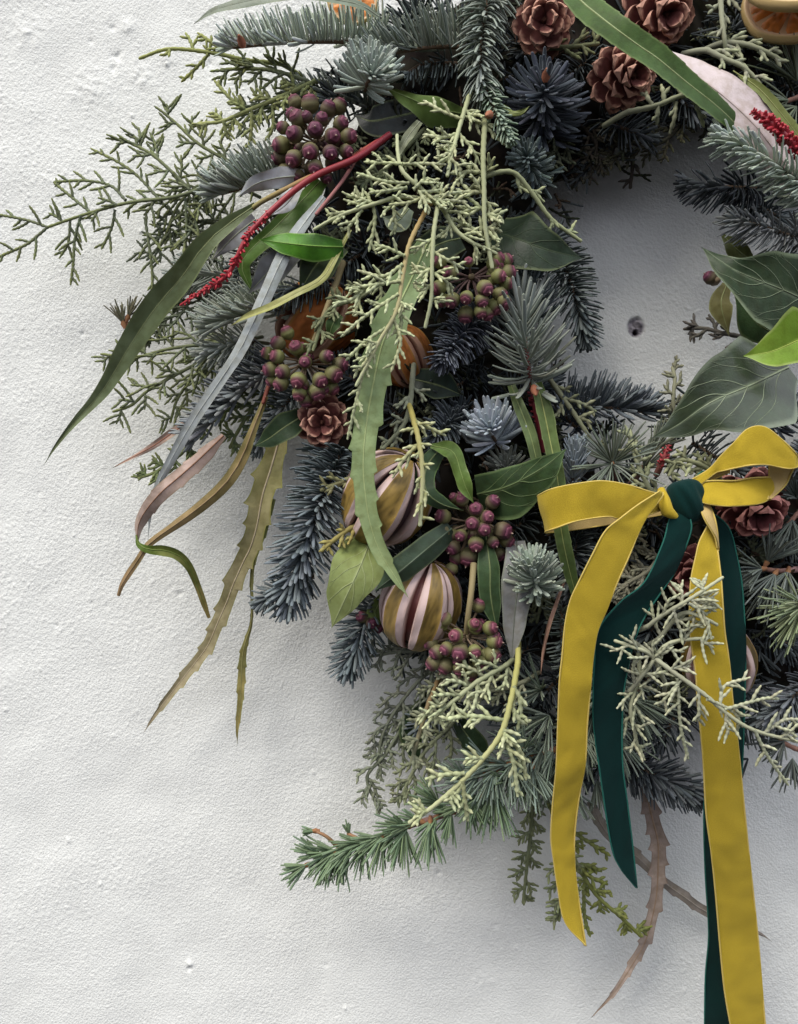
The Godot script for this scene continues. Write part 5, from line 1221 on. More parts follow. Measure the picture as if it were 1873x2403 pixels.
func long_leaves():
	var st := "long strap leaves in the wreath"
	leaf("strap_leaf", "long dark green strap leaf hanging from a red stalk out to the far left", [[600, 482, 84], [545, 520, 86], [482, 573, 86], [426, 652, 82], [367, 720, 76], [303, 815, 66], [241, 917, 54], [173, 994, 44], [129, 1050, 38], [103, 1092, 34]], [8, 20, 28, 34, 33, 28, 20, 12, 6, 0], [8, 20, 28, 34, 33, 28, 20, 12, 6, 0], {"top": Color(0.095, 0.125, 0.055), "top2": Color(0.16, 0.195, 0.11), "vein": Color(0.26, 0.3, 0.15), "cup": 0.3, "roll": -10, "group": st, "stalk": [[905, 322, 70], [800, 385, 84], [723, 418, 90], [679, 440, 92], [620, 470, 88], [596, 486, 85]], "stalk_r": 7, "stalk_r1": 6, "stalk_col": Color(0.33, 0.022, 0.032), "stalk_col1": Color(0.3, 0.27, 0.1)})
	leaf("strap_leaf", "narrow silver grey strap leaf slanting down across the left fir sprigs", [[760, 462, 92], [708, 532, 98], [670, 591, 100], [623, 694, 100], [567, 815, 96], [520, 888, 90], [453, 988, 80], [400, 1082, 68], [373, 1132, 60], [356, 1179, 54], [347, 1268, 48]], [6, 13, 16, 16, 15, 14, 14, 13, 10, 6, 0], [8, 16, 18, 17, 16, 14, 14, 13, 10, 6, 0], {"top": Color(0.42, 0.46, 0.46), "top2": Color(0.44, 0.47, 0.48), "under": Color(0.2, 0.24, 0.17), "vein": Color(0.55, 0.58, 0.56), "margin": Color(0.45, 0.47, 0.46), "cup": -0.1, "group": st, "mottle": 0.05, "stalk": [[850, 350, 76], [810, 415, 86], [782, 453, 92], [742, 502, 98]], "stalk_r": 5, "stalk_col": Color(0.34, 0.14, 0.13)})
	leaf("strap_leaf", "thin yellow green strap leaf curving left over the silver one", [[822, 540, 92], [782, 614, 100], [753, 656, 104], [694, 688, 106], [635, 720, 106], [576, 744, 102], [540, 766, 98]], [4, 7, 9, 10, 11, 8, 0], [4, 6, 8, 9, 10, 8, 0], {"top": Color(0.27, 0.28, 0.10), "top2": Color(0.36, 0.36, 0.14), "vein": Color(0.4, 0.4, 0.18), "roll": 15, "group": st, "mottle": 0.06})
	leaf("strap_leaf", "broad pale green serrated strap leaf hanging down the middle of the photo", [[1004, 570, 84], [965, 656, 96], [925, 740, 106], [897, 810, 112], [879, 888, 114], [864, 970, 114], [855, 1044, 114], [853, 1103, 113], [858, 1161, 112], [868, 1225, 110], [890, 1290, 108], [929, 1356, 106], [960, 1405, 104]], [20, 30, 36, 38, 36, 35, 32, 29, 26, 24, 20, 13, 0], [24, 34, 40, 40, 34, 36, 33, 30, 27, 25, 20, 13, 0], {"top": Color(0.19, 0.27, 0.13), "top2": Color(0.34, 0.42, 0.2), "vein": Color(0.42, 0.5, 0.24), "margin": Color(0.24, 0.33, 0.15), "teeth": 11, "depth": 0.3, "cup": 0.12, "group": st, "mottle": 0.07, "rib": 3.0, "ripple": 4})
	leaf("strap_leaf", "grey green strap leaf along the very top left with its tip on the wall", [[890, 40, 92], [850, 14, 94], [800, 2, 94], [720, -10, 92], [640, -8, 88], [560, 8, 82], [500, 26, 76], [455, 56, 70]], [5, 12, 15, 16, 17, 16, 11, 0], [5, 12, 15, 16, 17, 16, 11, 0], {"top": Color(0.17, 0.21, 0.16), "top2": Color(0.22, 0.25, 0.2), "vein": Color(0.3, 0.33, 0.26), "roll": 12, "group": st, "mottle": 0.06})
	leaf("strap_leaf", "dark green strap leaf with a pale midrib slanting across the top right cones", [[1325, -50, 98], [1361, 0, 104], [1408, 40, 110], [1455, 76, 114], [1502, 110, 114], [1543, 138, 114], [1614, 196, 112], [1673, 242, 108], [1720, 285, 102], [1757, 330, 96]], [26, 36, 38, 36, 35, 33, 30, 28, 22, 6], [24, 36, 40, 36, 35, 34, 32, 30, 24, 6], {"top": Color(0.07, 0.125, 0.03), "top2": Color(0.055, 0.1, 0.032), "vein": Color(0.34, 0.4, 0.2), "cup": 0.1, "roll": -6, "group": st, "rib": 2.6, "teeth": 15, "depth": 0.06})
	leaf("strap_leaf", "pinkish white underside of a broad leaf behind the dark strap leaf", [[1556, 112, 88], [1637, 180, 98], [1700, 228, 102], [1767, 290, 102], [1815, 350, 98], [1868, 420, 92]], [0, 44, 58, 60, 56, 40], [0, 30, 42, 46, 42, 36], {"top": Color(0.66, 0.57, 0.59), "top2": Color(0.64, 0.55, 0.55), "under": Color(0.2, 0.25, 0.1), "vein": Color(0.47, 0.385, 0.37), "margin": Color(0.5, 0.42, 0.4), "cup": -0.15, "mat": "leaf_dry", "group": st, "mottle": 0.05})
	leaf("strap_leaf", "slim green strap leaf right of the pinkish white one", [[1720, 167, 96], [1778, 207, 100], [1825, 258, 100], [1873, 320, 98], [1900, 370, 96]], [0, 12, 16, 16, 12], [0, 12, 16, 16, 12], {"top": Color(0.19, 0.22, 0.07), "vein": Color(0.3, 0.32, 0.13), "group": st, "mottle": 0.08, "teeth": 6, "depth": 0.14})
	leaf("strap_leaf", "pink beige dried leaf folded over at the left with a curled edge", [[525, 1022, 62], [467, 1078, 66], [423, 1117, 66], [379, 1155, 62], [344, 1196, 56], [326, 1230, 50], [322, 1268, 46]], [8, 19, 22, 23, 20, 17, 4], [8, 18, 21, 22, 20, 15, 4], {"top": Color(0.46, 0.33, 0.28), "top2": Color(0.50, 0.39, 0.34), "under": Color(0.3, 0.27, 0.12), "vein": Color(0.3, 0.16, 0.1), "margin": Color(0.36, 0.27, 0.18), "cup": -0.3, "mat": "leaf_dry", "group": st, "teeth": 4, "depth": 0.16})
	leaf("strap_leaf", "thin pink dried leaf tip pointing left against the wall", [[455, 985, 52], [423, 1003, 52], [364, 1044, 48], [306, 1076, 42], [262, 1099, 38]], [9, 9, 7, 4, 0], [9, 10, 8, 4, 0], {"top": Color(0.44, 0.31, 0.26), "vein": Color(0.34, 0.15, 0.1), "mat": "leaf_dry", "group": st})
	leaf("strap_leaf", "olive brown narrow leaf curving from the cone down to the left", [[624, 930, 66], [597, 1000, 68], [564, 1082, 66], [526, 1138, 64], [467, 1191, 60], [408, 1234, 56], [350, 1276, 50], [323, 1315, 46], [288, 1368, 40], [277, 1398, 36]], [6, 10, 15, 16, 15, 13, 10, 9, 9, 5], [6, 10, 15, 16, 15, 13, 10, 9, 9, 4], {"top": Color(0.24, 0.20, 0.07), "top2": Color(0.36, 0.24, 0.13), "vein": Color(0.38, 0.27, 0.15), "margin": Color(0.2, 0.2, 0.07), "mat": "leaf_dry", "cup": -0.35, "group": st, "stalk": [[650, 850, 56], [632, 900, 62], [618, 945, 67]], "stalk_r": 6, "stalk_col": Color(0.22, 0.06, 0.04)})
	leaf("strap_leaf", "green hook shaped leaf end crossing the olive brown leaf", [[320, 1256, 48], [326, 1278, 50], [350, 1289, 52], [382, 1291, 52], [416, 1301, 50], [443, 1328, 46], [464, 1376, 40], [491, 1450, 32]], [2, 8, 12, 11, 9, 8, 8, 4], [2, 10, 14, 12, 9, 8, 8, 4], {"top": Color(0.10, 0.17, 0.03), "top2": Color(0.26, 0.2, 0.08), "vein": Color(0.15, 0.2, 0.05), "group": st})
	leaf("strap_leaf", "beige olive serrated leaf hanging longest at lower left", [[662, 1010, 60], [636, 1100, 62], [617, 1161, 60], [603, 1235, 56], [588, 1285, 52], [573, 1315, 50], [547, 1373, 46], [532, 1414, 44], [511, 1461, 42], [488, 1514, 40], [456, 1558, 38], [414, 1611, 36], [376, 1661, 34], [350, 1699, 32], [337, 1720, 30]], [16, 28, 33, 30, 26, 25, 23, 20, 19, 18, 17, 14, 11, 6, 0], [16, 28, 33, 32, 28, 26, 24, 22, 19, 17, 14, 12, 9, 5, 0], {"top": Color(0.27, 0.25, 0.10), "top2": Color(0.36, 0.30, 0.2), "under": Color(0.38, 0.32, 0.2), "vein": Color(0.48, 0.40, 0.28), "margin": Color(0.24, 0.24, 0.06), "mat": "leaf_dry", "teeth": 12, "depth": 0.42, "cup": 0.2, "group": st, "rib": 2.6})
	leaf("strap_leaf", "thin wavy olive leaf hanging straight down at lower left", [[640, 1170, 54], [617, 1256, 50], [597, 1315, 46], [591, 1368, 44], [592, 1426, 42], [588, 1470, 40], [576, 1508, 38], [569, 1544, 36], [567, 1588, 34], [564, 1647, 32], [557, 1705, 30], [557, 1748, 28]], [8, 9, 7, 5, 4, 3, 5, 10, 11, 8, 6, 0], [8, 9, 7, 6, 4, 3, 5, 9, 11, 9, 5, 0], {"top": Color(0.17, 0.21, 0.07), "top2": Color(0.3, 0.24, 0.09), "vein": Color(0.3, 0.28, 0.12), "mat": "leaf_dry", "teeth": 12, "depth": 0.35, "group": st})
	leaf("strap_leaf", "pink brown thorny edged leaf hanging between the ribbon tails", [[1505, 1800, 40], [1516, 1858, 40], [1532, 1926, 38], [1544, 1977, 36], [1544, 2044, 34], [1540, 2104, 32], [1528, 2163, 30], [1512, 2214, 28], [1477, 2274, 26], [1437, 2333, 24], [1388, 2388, 22]], [14, 17, 20, 21, 20, 17, 16, 12, 8, 5, 0], [14, 17, 20, 21, 20, 17, 16, 12, 8, 5, 0], {"top": Color(0.42, 0.33, 0.285), "top2": Color(0.47, 0.37, 0.31), "vein": Color(0.44, 0.31, 0.22), "margin": Color(0.3, 0.21, 0.17), "mat": "leaf_dry", "teeth": 11, "depth": 0.52, "cup": 0.1, "group": st, "rib": 3})
	leaf("strap_leaf", "taupe dried leaf behind the thorny one, running down right behind the tail", [[1386, 1880, 34], [1421, 1949, 34], [1493, 2009, 30], [1556, 2068, 26], [1615, 2111, 24], [1660, 2140, 22], [1777, 2188, 18], [1812, 2210, 16]], [10, 13, 15, 12, 13, 13, 9, 0], [10, 14, 15, 12, 13, 13, 9, 0], {"top": Color(0.29, 0.26, 0.22), "top2": Color(0.33, 0.28, 0.25), "vein": Color(0.36, 0.32, 0.28), "margin": Color(0.2, 0.17, 0.15), "mat": "leaf_dry", "teeth": 7, "depth": 0.3, "group": st, "cup": -0.2})
	leaf("strap_leaf", "green strap leaf with yellow midrib passing behind the left ribbon loop", [[1258, 900, 84], [1273, 950, 90], [1291, 1035, 94], [1309, 1130, 96], [1315, 1230, 96], [1332, 1320, 96], [1350, 1390, 94]], [14, 20, 19, 18, 18, 18, 12], [14, 18, 18, 18, 18, 18, 12], {"top": Color(0.115, 0.165, 0.055), "top2": Color(0.10, 0.15, 0.05), "vein": Color(0.34, 0.37, 0.14), "cup": 0.25, "group": st, "teeth": 5, "depth": 0.1})
	leaf("strap_leaf", "second green strap leaf, left of the one behind the ribbon loop", [[1200, 905, 82], [1217, 950, 88], [1244, 1020, 92], [1262, 1090, 92], [1275, 1130, 90]], [10, 14, 15, 14, 8], [10, 14, 15, 14, 8], {"top": Color(0.125, 0.17, 0.07), "vein": Color(0.27, 0.32, 0.14), "cup": 0.3, "group": st})
	leaf("strap_leaf", "short grey green leaf in the dark above the bright juniper", [[985, 286, 84], [956, 323, 88], [936, 362, 88]], [8, 12, 5], [8, 12, 5], {"top": Color(0.22, 0.24, 0.16), "vein": Color(0.32, 0.34, 0.24), "group": st})
	leaf("strap_leaf", "long thin pink leaf stalk left of the left yellow tail", [[1326, 1360, 90], [1309, 1408, 96], [1288, 1467, 98], [1276, 1526, 96], [1269, 1584, 94]], [3, 4, 5, 4, 0], [3, 4, 5, 4, 0], {"top": Color(0.42, 0.25, 0.19), "vein": Color(0.42, 0.25, 0.19), "group": st, "mat": "leaf_dry"})
	leaf("strap_leaf", "small yellow leaf hook between the light fir tip and the navy tuft", [[1180, 248, 84], [1200, 264, 90], [1222, 264, 92], [1245, 248, 92]], [4, 7, 6, 0], [4, 7, 6, 0], {"top": Color(0.17, 0.2, 0.07), "group": st})

func ivy():
	var iv := "ivy leaves in the wreath"
	var d := {"cat": "ivy leaf", "group": iv, "mat": "leaf_gloss"}
	leaf("ivy_leaf", "upper large dark ivy leaf with pale veins at the right of the opening", [[1930, 725, 84], [1840, 682, 98], [1740, 642, 102], [1690, 612, 98], [1646, 580, 90]], [16, 108, 96, 34, 0], [16, 96, 76, 26, 0], d.merged({"top": Color(0.036, 0.055, 0.03), "vein": Color(0.17, 0.21, 0.14), "margin": Color(0.2, 0.25, 0.16), "veins": 4, "cup": 0.1, "ripple": 6, "rf": 11, "rib": 3}, true))
	leaf("ivy_leaf", "lower large dark ivy leaf with pale veins above the yellow bow", [[1850, 862, 92], [1760, 905, 106], [1667, 945, 108], [1590, 998, 100], [1530, 1028, 92]], [40, 124, 98, 46, 0], [30, 114, 92, 40, 0], d.merged({"mat": "leaf_sheen", "top": Color(0.046, 0.064, 0.034), "top2": Color(0.04, 0.058, 0.032), "vein": Color(0.22, 0.27, 0.17), "margin": Color(0.2, 0.24, 0.17), "veins": 4, "cup": 0.12, "ripple": 7, "rf": 8, "rib": 3.4, "roll": 8}, true))
	leaf("ivy_leaf", "bright lime green ivy leaf at the right edge between the two large dark ones", [[1930, 775, 112], [1870, 800, 116], [1810, 825, 116], [1743, 836, 110]], [10, 56, 40, 0], [12, 80, 46, 0], d.merged({"top": Color(0.16, 0.275, 0.03), "top2": Color(0.20, 0.31, 0.045), "vein": Color(0.36, 0.46, 0.1), "margin": Color(0.4, 0.5, 0.16), "cup": 0.25, "mat": "leaf", "mottle": 0.08}, true))
	leaf("ivy_leaf", "small olive ivy leaf peeping out over the upper large one", [[1760, 610, 64], [1728, 585, 68], [1697, 552, 66]], [14, 28, 6], [14, 28, 4], d.merged({"top": Color(0.10, 0.115, 0.04)}, true))
	leaf("ivy_leaf", "olive brown ivy leaf hanging under the upper large ivy leaf", [[1705, 668, 62], [1692, 715, 68], [1712, 790, 66]], [12, 26, 0], [12, 30, 0], d.merged({"top": Color(0.15, 0.14, 0.06), "margin": Color(0.24, 0.25, 0.12)}, true))
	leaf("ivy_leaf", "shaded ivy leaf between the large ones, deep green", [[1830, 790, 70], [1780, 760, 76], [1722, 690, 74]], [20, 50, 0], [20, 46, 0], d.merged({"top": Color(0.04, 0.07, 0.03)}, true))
	leaf("ivy_leaf", "very dark ivy leaf left of the opening, above the big grey fir fan", [[1165, 545, 74], [1215, 562, 90], [1290, 588, 96], [1368, 606, 92]], [40, 72, 40, 0], [40, 76, 52, 0], d.merged({"top": Color(0.028, 0.042, 0.028), "vein": Color(0.06, 0.08, 0.05), "veins": 3, "cup": 0.15}, true))
	leaf("ivy_leaf", "fresh green ivy leaf under the pale fir fan at top", [[1085, 268, 66], [1020, 254, 76], [960, 230, 82], [898, 202, 80]], [30, 42, 22, 0], [16, 28, 12, 0], d.merged({"top": Color(0.14, 0.21, 0.06), "vein": Color(0.25, 0.33, 0.13), "mat": "leaf", "ripple": 7, "cup": -0.2, "roll": -20}, true))
	leaf("ivy_leaf", "near black ivy leaf right of the plum berries", [[985, 262, 60], [920, 276, 70], [870, 284, 74], [832, 270, 70]], [30, 44, 40, 0], [30, 40, 34, 0], d.merged({"top": Color(0.026, 0.03, 0.03), "cup": 0.1}, true))
	leaf("ivy_leaf", "silvery shining ivy leaf under the left of the plum berries", [[715, 412, 82], [650, 418, 88], [600, 432, 88], [558, 462, 84]], [14, 24, 22, 0], [14, 24, 20, 0], d.merged({"top": Color(0.50, 0.53, 0.58), "under": Color(0.1, 0.18, 0.05), "roll": -35, "cup": -0.2, "ripple": 6}, true))
	leaf("ivy_leaf", "long green ivy leaf folded down along the red flower stalk", [[752, 425, 78], [700, 480, 86], [640, 540, 90], [585, 590, 90], [568, 630, 88], [600, 698, 84]], [20, 36, 34, 26, 20, 0], [12, 18, 16, 14, 10, 0], d.merged({"top": Color(0.085, 0.155, 0.035), "mat": "leaf", "cup": 0.2}, true))
	leaf("ivy_leaf", "pale lilac grey ivy lobe in front of the folded green leaf", [[702, 440, 92], [672, 480, 96], [636, 506, 94]], [10, 20, 0], [16, 24, 6], d.merged({"top": Color(0.52, 0.54, 0.57), "under": Color(0.1, 0.16, 0.05), "vein": Color(0.2, 0.22, 0.2), "cup": 0.1}, true))
	leaf("ivy_leaf", "vivid green ivy leaf with wavy upper edge below the red flower spike", [[805, 580, 98], [745, 578, 104], [680, 572, 104], [606, 562, 98]], [24, 34, 26, 0], [20, 34, 30, 0], d.merged({"top": Color(0.05, 0.15, 0.018), "top2": Color(0.085, 0.23, 0.025), "vein": Color(0.2, 0.36, 0.08), "margin": Color(0.22, 0.36, 0.1), "mat": "leaf", "cup": -0.25, "ripple": 7, "rf": 7}, true))
	leaf("ivy_leaf", "dark green hanging half of the vivid ivy leaf", [[800, 575, 86], [745, 620, 92], [700, 690, 88]], [24, 46, 0], [30, 42, 0], d.merged({"top": Color(0.04, 0.058, 0.03), "cup": 0.1}, true))
	leaf("ivy_leaf", "grey violet shining ivy leaf right of the red flower spike", [[700, 585, 88], [640, 630, 92], [582, 690, 86]], [20, 36, 0], [24, 36, 0], d.merged({"top": Color(0.22, 0.23, 0.245), "under": Color(0.09, 0.15, 0.05), "roll": -18}, true))
	leaf("ivy_leaf", "small grey violet ivy leaf left of the red flower spike", [[600, 515, 74], [550, 555, 78], [496, 612, 72]], [14, 24, 0], [16, 22, 0], d.merged({"top": Color(0.36, 0.365, 0.39), "under": Color(0.09, 0.13, 0.06), "roll": -18}, true))
	leaf("ivy_leaf", "pointed dark ivy leaf left of the middle pine cone", [[712, 975, 70], [665, 1005, 76], [630, 1030, 76], [596, 1048, 72]], [22, 34, 24, 0], [22, 34, 24, 0], d.merged({"top": Color(0.034, 0.055, 0.03)}, true))
	leaf("ivy_leaf", "large pale olive ivy leaf below the long slate fir sprig", [[868, 1272, 84], [845, 1330, 96], [815, 1395, 98], [778, 1474, 90]], [44, 58, 34, 0], [56, 66, 48, 0], d.merged({"top": Color(0.22, 0.27, 0.09), "top2": Color(0.255, 0.30, 0.12), "vein": Color(0.35, 0.4, 0.2), "mat": "leaf", "cup": -0.12, "veins": 3, "mottle": 0.06}, true))
	leaf("ivy_leaf", "small green ivy leaf tucked behind the lower dried fruit", [[900, 1400, 64], [880, 1440, 68], [905, 1475, 66]], [10, 20, 0], [12, 20, 0], d.merged({"top": Color(0.14, 0.2, 0.05), "mat": "leaf"}, true))
	leaf("ivy_leaf", "blue green shining ivy leaf lying between the two gilded fruits", [[1060, 1240, 88], [1000, 1290, 100], [940, 1340, 104], [878, 1388, 98]], [30, 36, 34, 0], [22, 32, 34, 0], d.merged({"top": Color(0.045, 0.065, 0.048), "top2": Color(0.06, 0.09, 0.055), "vein": Color(0.13, 0.17, 0.12), "cup": -0.3, "roll": -12}, true))
	leaf("ivy_leaf", "narrow dark ivy leaf right of the lower gilded fruit", [[1140, 1255, 86], [1150, 1330, 94], [1152, 1400, 94], [1168, 1490, 90]], [10, 24, 24, 0], [16, 30, 26, 0], d.merged({"top": Color(0.05, 0.085, 0.04), "margin": Color(0.16, 0.22, 0.11), "cup": -0.25}, true))
	leaf("ivy_leaf", "grey lilac ivy leaf with cobweb bloom left of the pale fir fan", [[1212, 1270, 84], [1218, 1350, 92], [1208, 1440, 92], [1200, 1560, 86]], [20, 38, 28, 0], [24, 42, 26, 0], d.merged({"top": Color(0.24, 0.245, 0.255), "top2": Color(0.28, 0.28, 0.27), "under": Color(0.09, 0.13, 0.06), "vein": Color(0.17, 0.19, 0.16), "mottle": 0.16}, true))
	leaf("ivy_leaf", "curled dark ivy leaf left above the lower red berries", [[1040, 1045, 88], [1002, 1095, 98], [1000, 1150, 104], [1035, 1182, 106], [1088, 1198, 104]], [16, 26, 24, 18, 0], [16, 24, 28, 20, 0], d.merged({"top": Color(0.045, 0.075, 0.04), "under": Color(0.12, 0.18, 0.06), "margin": Color(0.12, 0.19, 0.07), "cup": -0.3, "roll1": 40}, true))
	leaf("ivy_leaf", "bright green twisted ivy leaf above the lower red berries", [[1012, 1046, 92], [1062, 1060, 98], [1082, 1110, 100], [1092, 1140, 100], [1112, 1182, 98]], [6, 20, 16, 20, 0], [6, 22, 18, 18, 0], d.merged({"top": Color(0.12, 0.19, 0.05), "vein": Color(0.22, 0.3, 0.1), "mat": "leaf", "ripple": 7, "roll": -20, "roll1": 30}, true))
	leaf("ivy_leaf", "wide dark ivy leaf pointing right over the lower red berries", [[1120, 1160, 82], [1190, 1142, 98], [1270, 1100, 104], [1331, 1052, 100]], [46, 44, 30, 0], [60, 78, 48, 0], d.merged({"top": Color(0.03, 0.05, 0.024), "top2": Color(0.05, 0.085, 0.034), "vein": Color(0.13, 0.18, 0.08), "margin": Color(0.16, 0.23, 0.1), "cup": -0.15, "ripple": 5, "veins": 3}, true))
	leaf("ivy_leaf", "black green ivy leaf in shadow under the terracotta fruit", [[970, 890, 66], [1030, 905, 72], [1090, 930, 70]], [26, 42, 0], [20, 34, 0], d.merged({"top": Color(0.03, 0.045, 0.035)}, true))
	leaf("ivy_leaf", "dark ivy leaf hanging in the grey juniper at the bottom centre", [[1020, 1630, 52], [970, 1710, 56], [985, 1815, 54]], [20, 26, 0], [20, 34, 0], d.merged({"top": Color(0.03, 0.05, 0.025)}, true))
	leaf("ivy_leaf", "second dark ivy leaf at the bottom centre, right of the first", [[1070, 1690, 50], [1110, 1745, 54], [1150, 1815, 50]], [20, 32, 0], [18, 28, 0], d.merged({"top": Color(0.035, 0.06, 0.03)}, true))
	leaf("ivy_leaf", "grey green pointed ivy leaf behind the bright juniper stem", [[960, 490, 82], [930, 520, 86], [895, 508, 84]], [14, 30, 0], [10, 22, 0], d.merged({"top": Color(0.12, 0.15, 0.12)}, true))
	leaf("ivy_leaf", "dark ivy leaf behind the berries and bright twigs at centre", [[1080, 560, 66], [1040, 570, 72], [980, 600, 70], [950, 640, 66]], [30, 44, 30, 0], [30, 40, 30, 0], d.merged({"top": Color(0.035, 0.05, 0.035)}, true))
	leaf("ivy_leaf", "small dark green ivy leaf against the terracotta dried orange", [[800, 740, 92], [782, 760, 94], [772, 790, 92]], [8, 18, 4], [8, 18, 4], d.merged({"top": Color(0.05, 0.09, 0.03)}, true))

func all_berries():
	berries("plum coloured ivy berry cluster at upper left, largest and darkest", [745, 335, 72], [[693, 240, 1.1], [728, 245, 1.15], [770, 255, 1.1], [688, 270, 1.0], [700, 278, 1.1], [755, 280], [800, 290], [665, 300], [692, 315, 1.1], [740, 305, 1.1], [780, 320, 1.1], [660, 340, 1.1], [728, 355, 1.1], [775, 358], [812, 355], [690, 372, 1.1], [655, 370], [740, 392, 1.1], [668, 402], [700, 412], [765, 415], [812, 385], [795, 250, 1.05], [720, 275, 0.9], [818, 320]], {"R": 98, "ripe": 2.6, "br": 17.5})
	berries("ivy berry cluster at centre with green berries hanging below their hub", [1106, 652, 92], [[1100, 615, 0.8], [1032, 615], [1055, 640, 1.1], [1030, 675, 1.1], [1040, 705], [1062, 705, 1.1], [1095, 698, 1.12], [1138, 676, 1.15], [1168, 608, 1.1], [1185, 612, 1.1], [1170, 648], [1190, 640, 1.1], [1188, 665], [1174, 690, 1.2], [1160, 720, 1.1], [1130, 706], [1093, 738, 1.15], [1142, 735, 1.1], [1180, 718]], {"R": 88, "ripe": 0.2, "stalk_col": Color(0.14, 0.085, 0.075), "dome": 0.62})
	berries("ivy berry cluster on a long tan stem in front of the dried orange", [716, 850, 80], [[675, 781, 1.05], [653, 806], [695, 816, 1.05], [716, 850, 1.0], [766, 837, 1.1], [798, 856, 1.1], [629, 829], [651, 837, 1.1], [635, 867, 1.1], [664, 872, 1.15], [660, 900], [700, 892, 1.05], [751, 892, 1.05], [783, 878, 1.15], [780, 911, 1.1], [703, 923, 1.1], [744, 919, 1.15], [717, 938], [638, 894, 0.9]], {"R": 92, "ripe": 0.5, "stem": [[805, 615, 78], [780, 690, 88], [750, 770, 90], [724, 832, 84], [716, 850, 80]], "dome": 0.6})
	berries("red berry cluster below the curled ivy leaves", [1118, 1222, 76], [[1117, 1195, 1.05], [1142, 1214, 1.1], [1109, 1229], [1135, 1242], [1085, 1174], [1156, 1178], [1040, 1212, 1.1], [1042, 1248, 1.1], [1082, 1256, 1.05], [1064, 1285, 1.15], [1048, 1280, 0.8], [1117, 1276, 1.1], [1157, 1272], [1180, 1245, 1.2], [1190, 1268], [1172, 1300, 1.1], [1100, 1306, 1.2], [1072, 1308], [1060, 1335, 0.9], [1066, 1168, 0.85]], {"R": 94, "ripe": 1.8})
	berries("lowest ivy berry cluster, on a tan stem right of the gilded fruit", [1094, 1492, 84], [[1042, 1452, 1.15], [1028, 1464, 0.95], [1012, 1478, 1.1], [1124, 1421, 1.0], [1112, 1465], [1070, 1492, 1.0], [1010, 1508, 1.15], [1026, 1530, 1.05], [1048, 1522, 1.1], [1080, 1530, 1.15], [1114, 1528, 1.1], [1150, 1474, 1.1], [1155, 1536, 1.1], [1018, 1555, 1.1], [1046, 1562, 1.15], [1080, 1568, 1.2], [1126, 1556, 1.1], [1104, 1578, 1.1], [1160, 1505]], {"R": 88, "ripe": 0.9, "stem": [[1112, 1322, 90], [1106, 1390, 96], [1098, 1450, 94], [1094, 1490, 86]], "dome": 0.6})
	berries("single dark round berry on the rim of the opening", [1680, 660, 52], [[1667, 652, 1.0]], {"R": 16, "ripe": 3.6, "dome": 0.3})
	berries("few brown withered berries behind the pale olive leaf", [865, 1455, 62], [[850, 1448, 1.0], [872, 1462, 0.9], [885, 1472, 1.0]], {"R": 30, "ripe": 3.4})

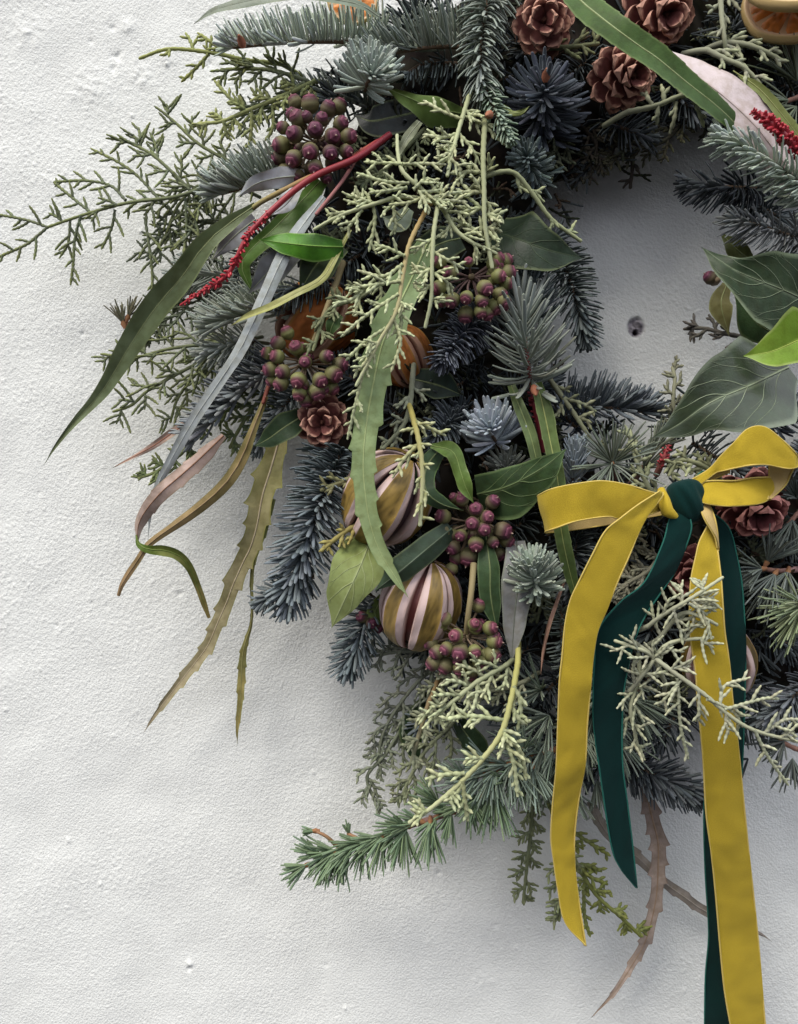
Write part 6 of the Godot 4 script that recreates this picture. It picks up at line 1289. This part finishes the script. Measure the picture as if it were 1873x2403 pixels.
func cones_fruit():
	cone("topmost pine cone, facing outward near the top centre", [1277, 52, 78], 74, Vector3(-0.1, -0.35, 1), {"turn": 0.4, "open1": 34})
	cone("pine cone tilted right below the dark strap leaf", [1470, 182, 76], 78, Vector3(0.3, -0.35, 0.9), {"turn": 1.4, "open0": 95, "open1": 26, "long": 2.0, "n": 40})
	cone("pine cone at the top edge right of the dark strap leaf", [1552, 32, 74], 88, Vector3(0.15, -0.5, 0.8), {"turn": 2.2, "long": 1.9, "n": 40})
	cone("pine cone at middle left under the tan stemmed berries", [758, 990, 74], 66, Vector3(0.05, -0.15, 1), {"turn": 0.9, "n": 30, "open1": 34})
	cone("reddish pine cone under the right ribbon loop", [1772, 1190, 70], 86, Vector3(0.0, -0.5, 0.85), {"mat": "cone_red", "turn": 3.1, "n": 36})
	cone("pine cone mostly hidden between the green tail and the right yellow tail", [1625, 1350, 66], 70, Vector3(-0.3, -0.1, 0.9), {"mat": "cone_red", "turn": 0.2})
	var gold := Color(0.185, 0.122, 0.03)
	var pink := Color(0.60, 0.46, 0.44)
	var red := Color(0.15, 0.04, 0.035)
	fruit("upper gilded dried fruit slit into strips, behind the serrated leaf", [908, 1168, 80], 112, Vector3(0.42, 0.62, 0.42), gold * 1.35, pink, Color(0.05, 0.025, 0.03), {"turn": 0.30, "segs": 6, "tall": 1.1, "rind": 0.6})
	fruit("lower gilded dried fruit with pink white slits, under the blue green leaf", [988, 1418, 74], 102, Vector3(0.22, 0.9, 0.25), gold, pink, red, {"turn": 0.5, "segs": 7, "rind": 0.5})
	fruit("dark gilded dried fruit behind the ribbon tails at right", [1688, 1552, 64], 86, Vector3(-0.1, 0.95, 0.2), gold * 0.75, pink, red, {"turn": 0.1, "segs": 8})
	fruit("terracotta dried orange with split peel behind the tan berry stem", [742, 756, 52], 96, Vector3(0.55, 0.6, 0.3), Color(0.29, 0.10, 0.03), Color(0.42, 0.25, 0.17), Color(0.14, 0.04, 0.02), {"turn": 0.2, "segs": 5, "rind": 0.7, "skin": "peel"})
	fruit("small terracotta dried orange right of the serrated leaf", [948, 836, 56], 70, Vector3(-0.35, 0.8, 0.3), Color(0.33, 0.12, 0.035), Color(0.42, 0.24, 0.17), Color(0.17, 0.05, 0.04), {"turn": 0.8, "segs": 6, "rind": 0.66, "skin": "peel"})
	orange("dried orange slice at the upper right corner, lower of the two", [1866, 4, 84], 118, Vector3(-0.35, 0.30, 0.88))
	orange("dried orange slice at the upper right corner, on top of the other", [1884, -80, 100], 142, Vector3(-0.32, 0.40, 0.85))
	orange("bright orange slice at the top left behind the fir tips", [828, -4, 74], 62, Vector3(0.0, -0.1, 0.95))
	flower_spike("red flower spike drooping left across the ivy leaves", [[915, 316, 74], [838, 370, 88], [750, 408, 96], [700, 440, 100], [653, 480, 102], [617, 514, 104], [588, 545, 104], [565, 585, 104], [550, 620, 102], [529, 650, 100], [497, 672, 96], [459, 694, 90], [424, 716, 84]], 8.4, 0.52, Color(0.36, 0.018, 0.03), {"n": 130, "stem": Color(0.2, 0.015, 0.025)})
	flower_spike("red flower spike at the right edge lying on the pinkish leaf", [[1920, 400, 100], [1873, 352, 108], [1840, 318, 112], [1802, 283, 112], [1766, 262, 110]], 12, 0.05, Color(0.30, 0.018, 0.03), {"n": 170})
	flower_spike("short dark red stem between the green strap leaves", [[1278, 1060, 76], [1262, 990, 80], [1250, 930, 82], [1246, 905, 80]], 8, 0.4, Color(0.17, 0.015, 0.025), {"n": 40})
	flower_spike("small red bud stalk above the bow knot", [[1540, 1115, 84], [1556, 1080, 92], [1570, 1045, 94]], 8, 0.3, Color(0.33, 0.04, 0.05), {"n": 40, "stem": Color(0.3, 0.15, 0.12)})

func _ready():
	rng.seed = 20241
	wob.noise_type = FastNoiseLite.TYPE_SIMPLEX_SMOOTH; wob.seed = 5; wob.frequency = 0.05; wob.fractal_octaves = 2
	sky_and_sun()
	materials()
	wall()
	ring()
	make_berries()
	make_cone_scales()
	bows()
	cones_fruit()
	all_berries()
	ivy()
	long_leaves()
	firs()
	junipers()
	cedars()
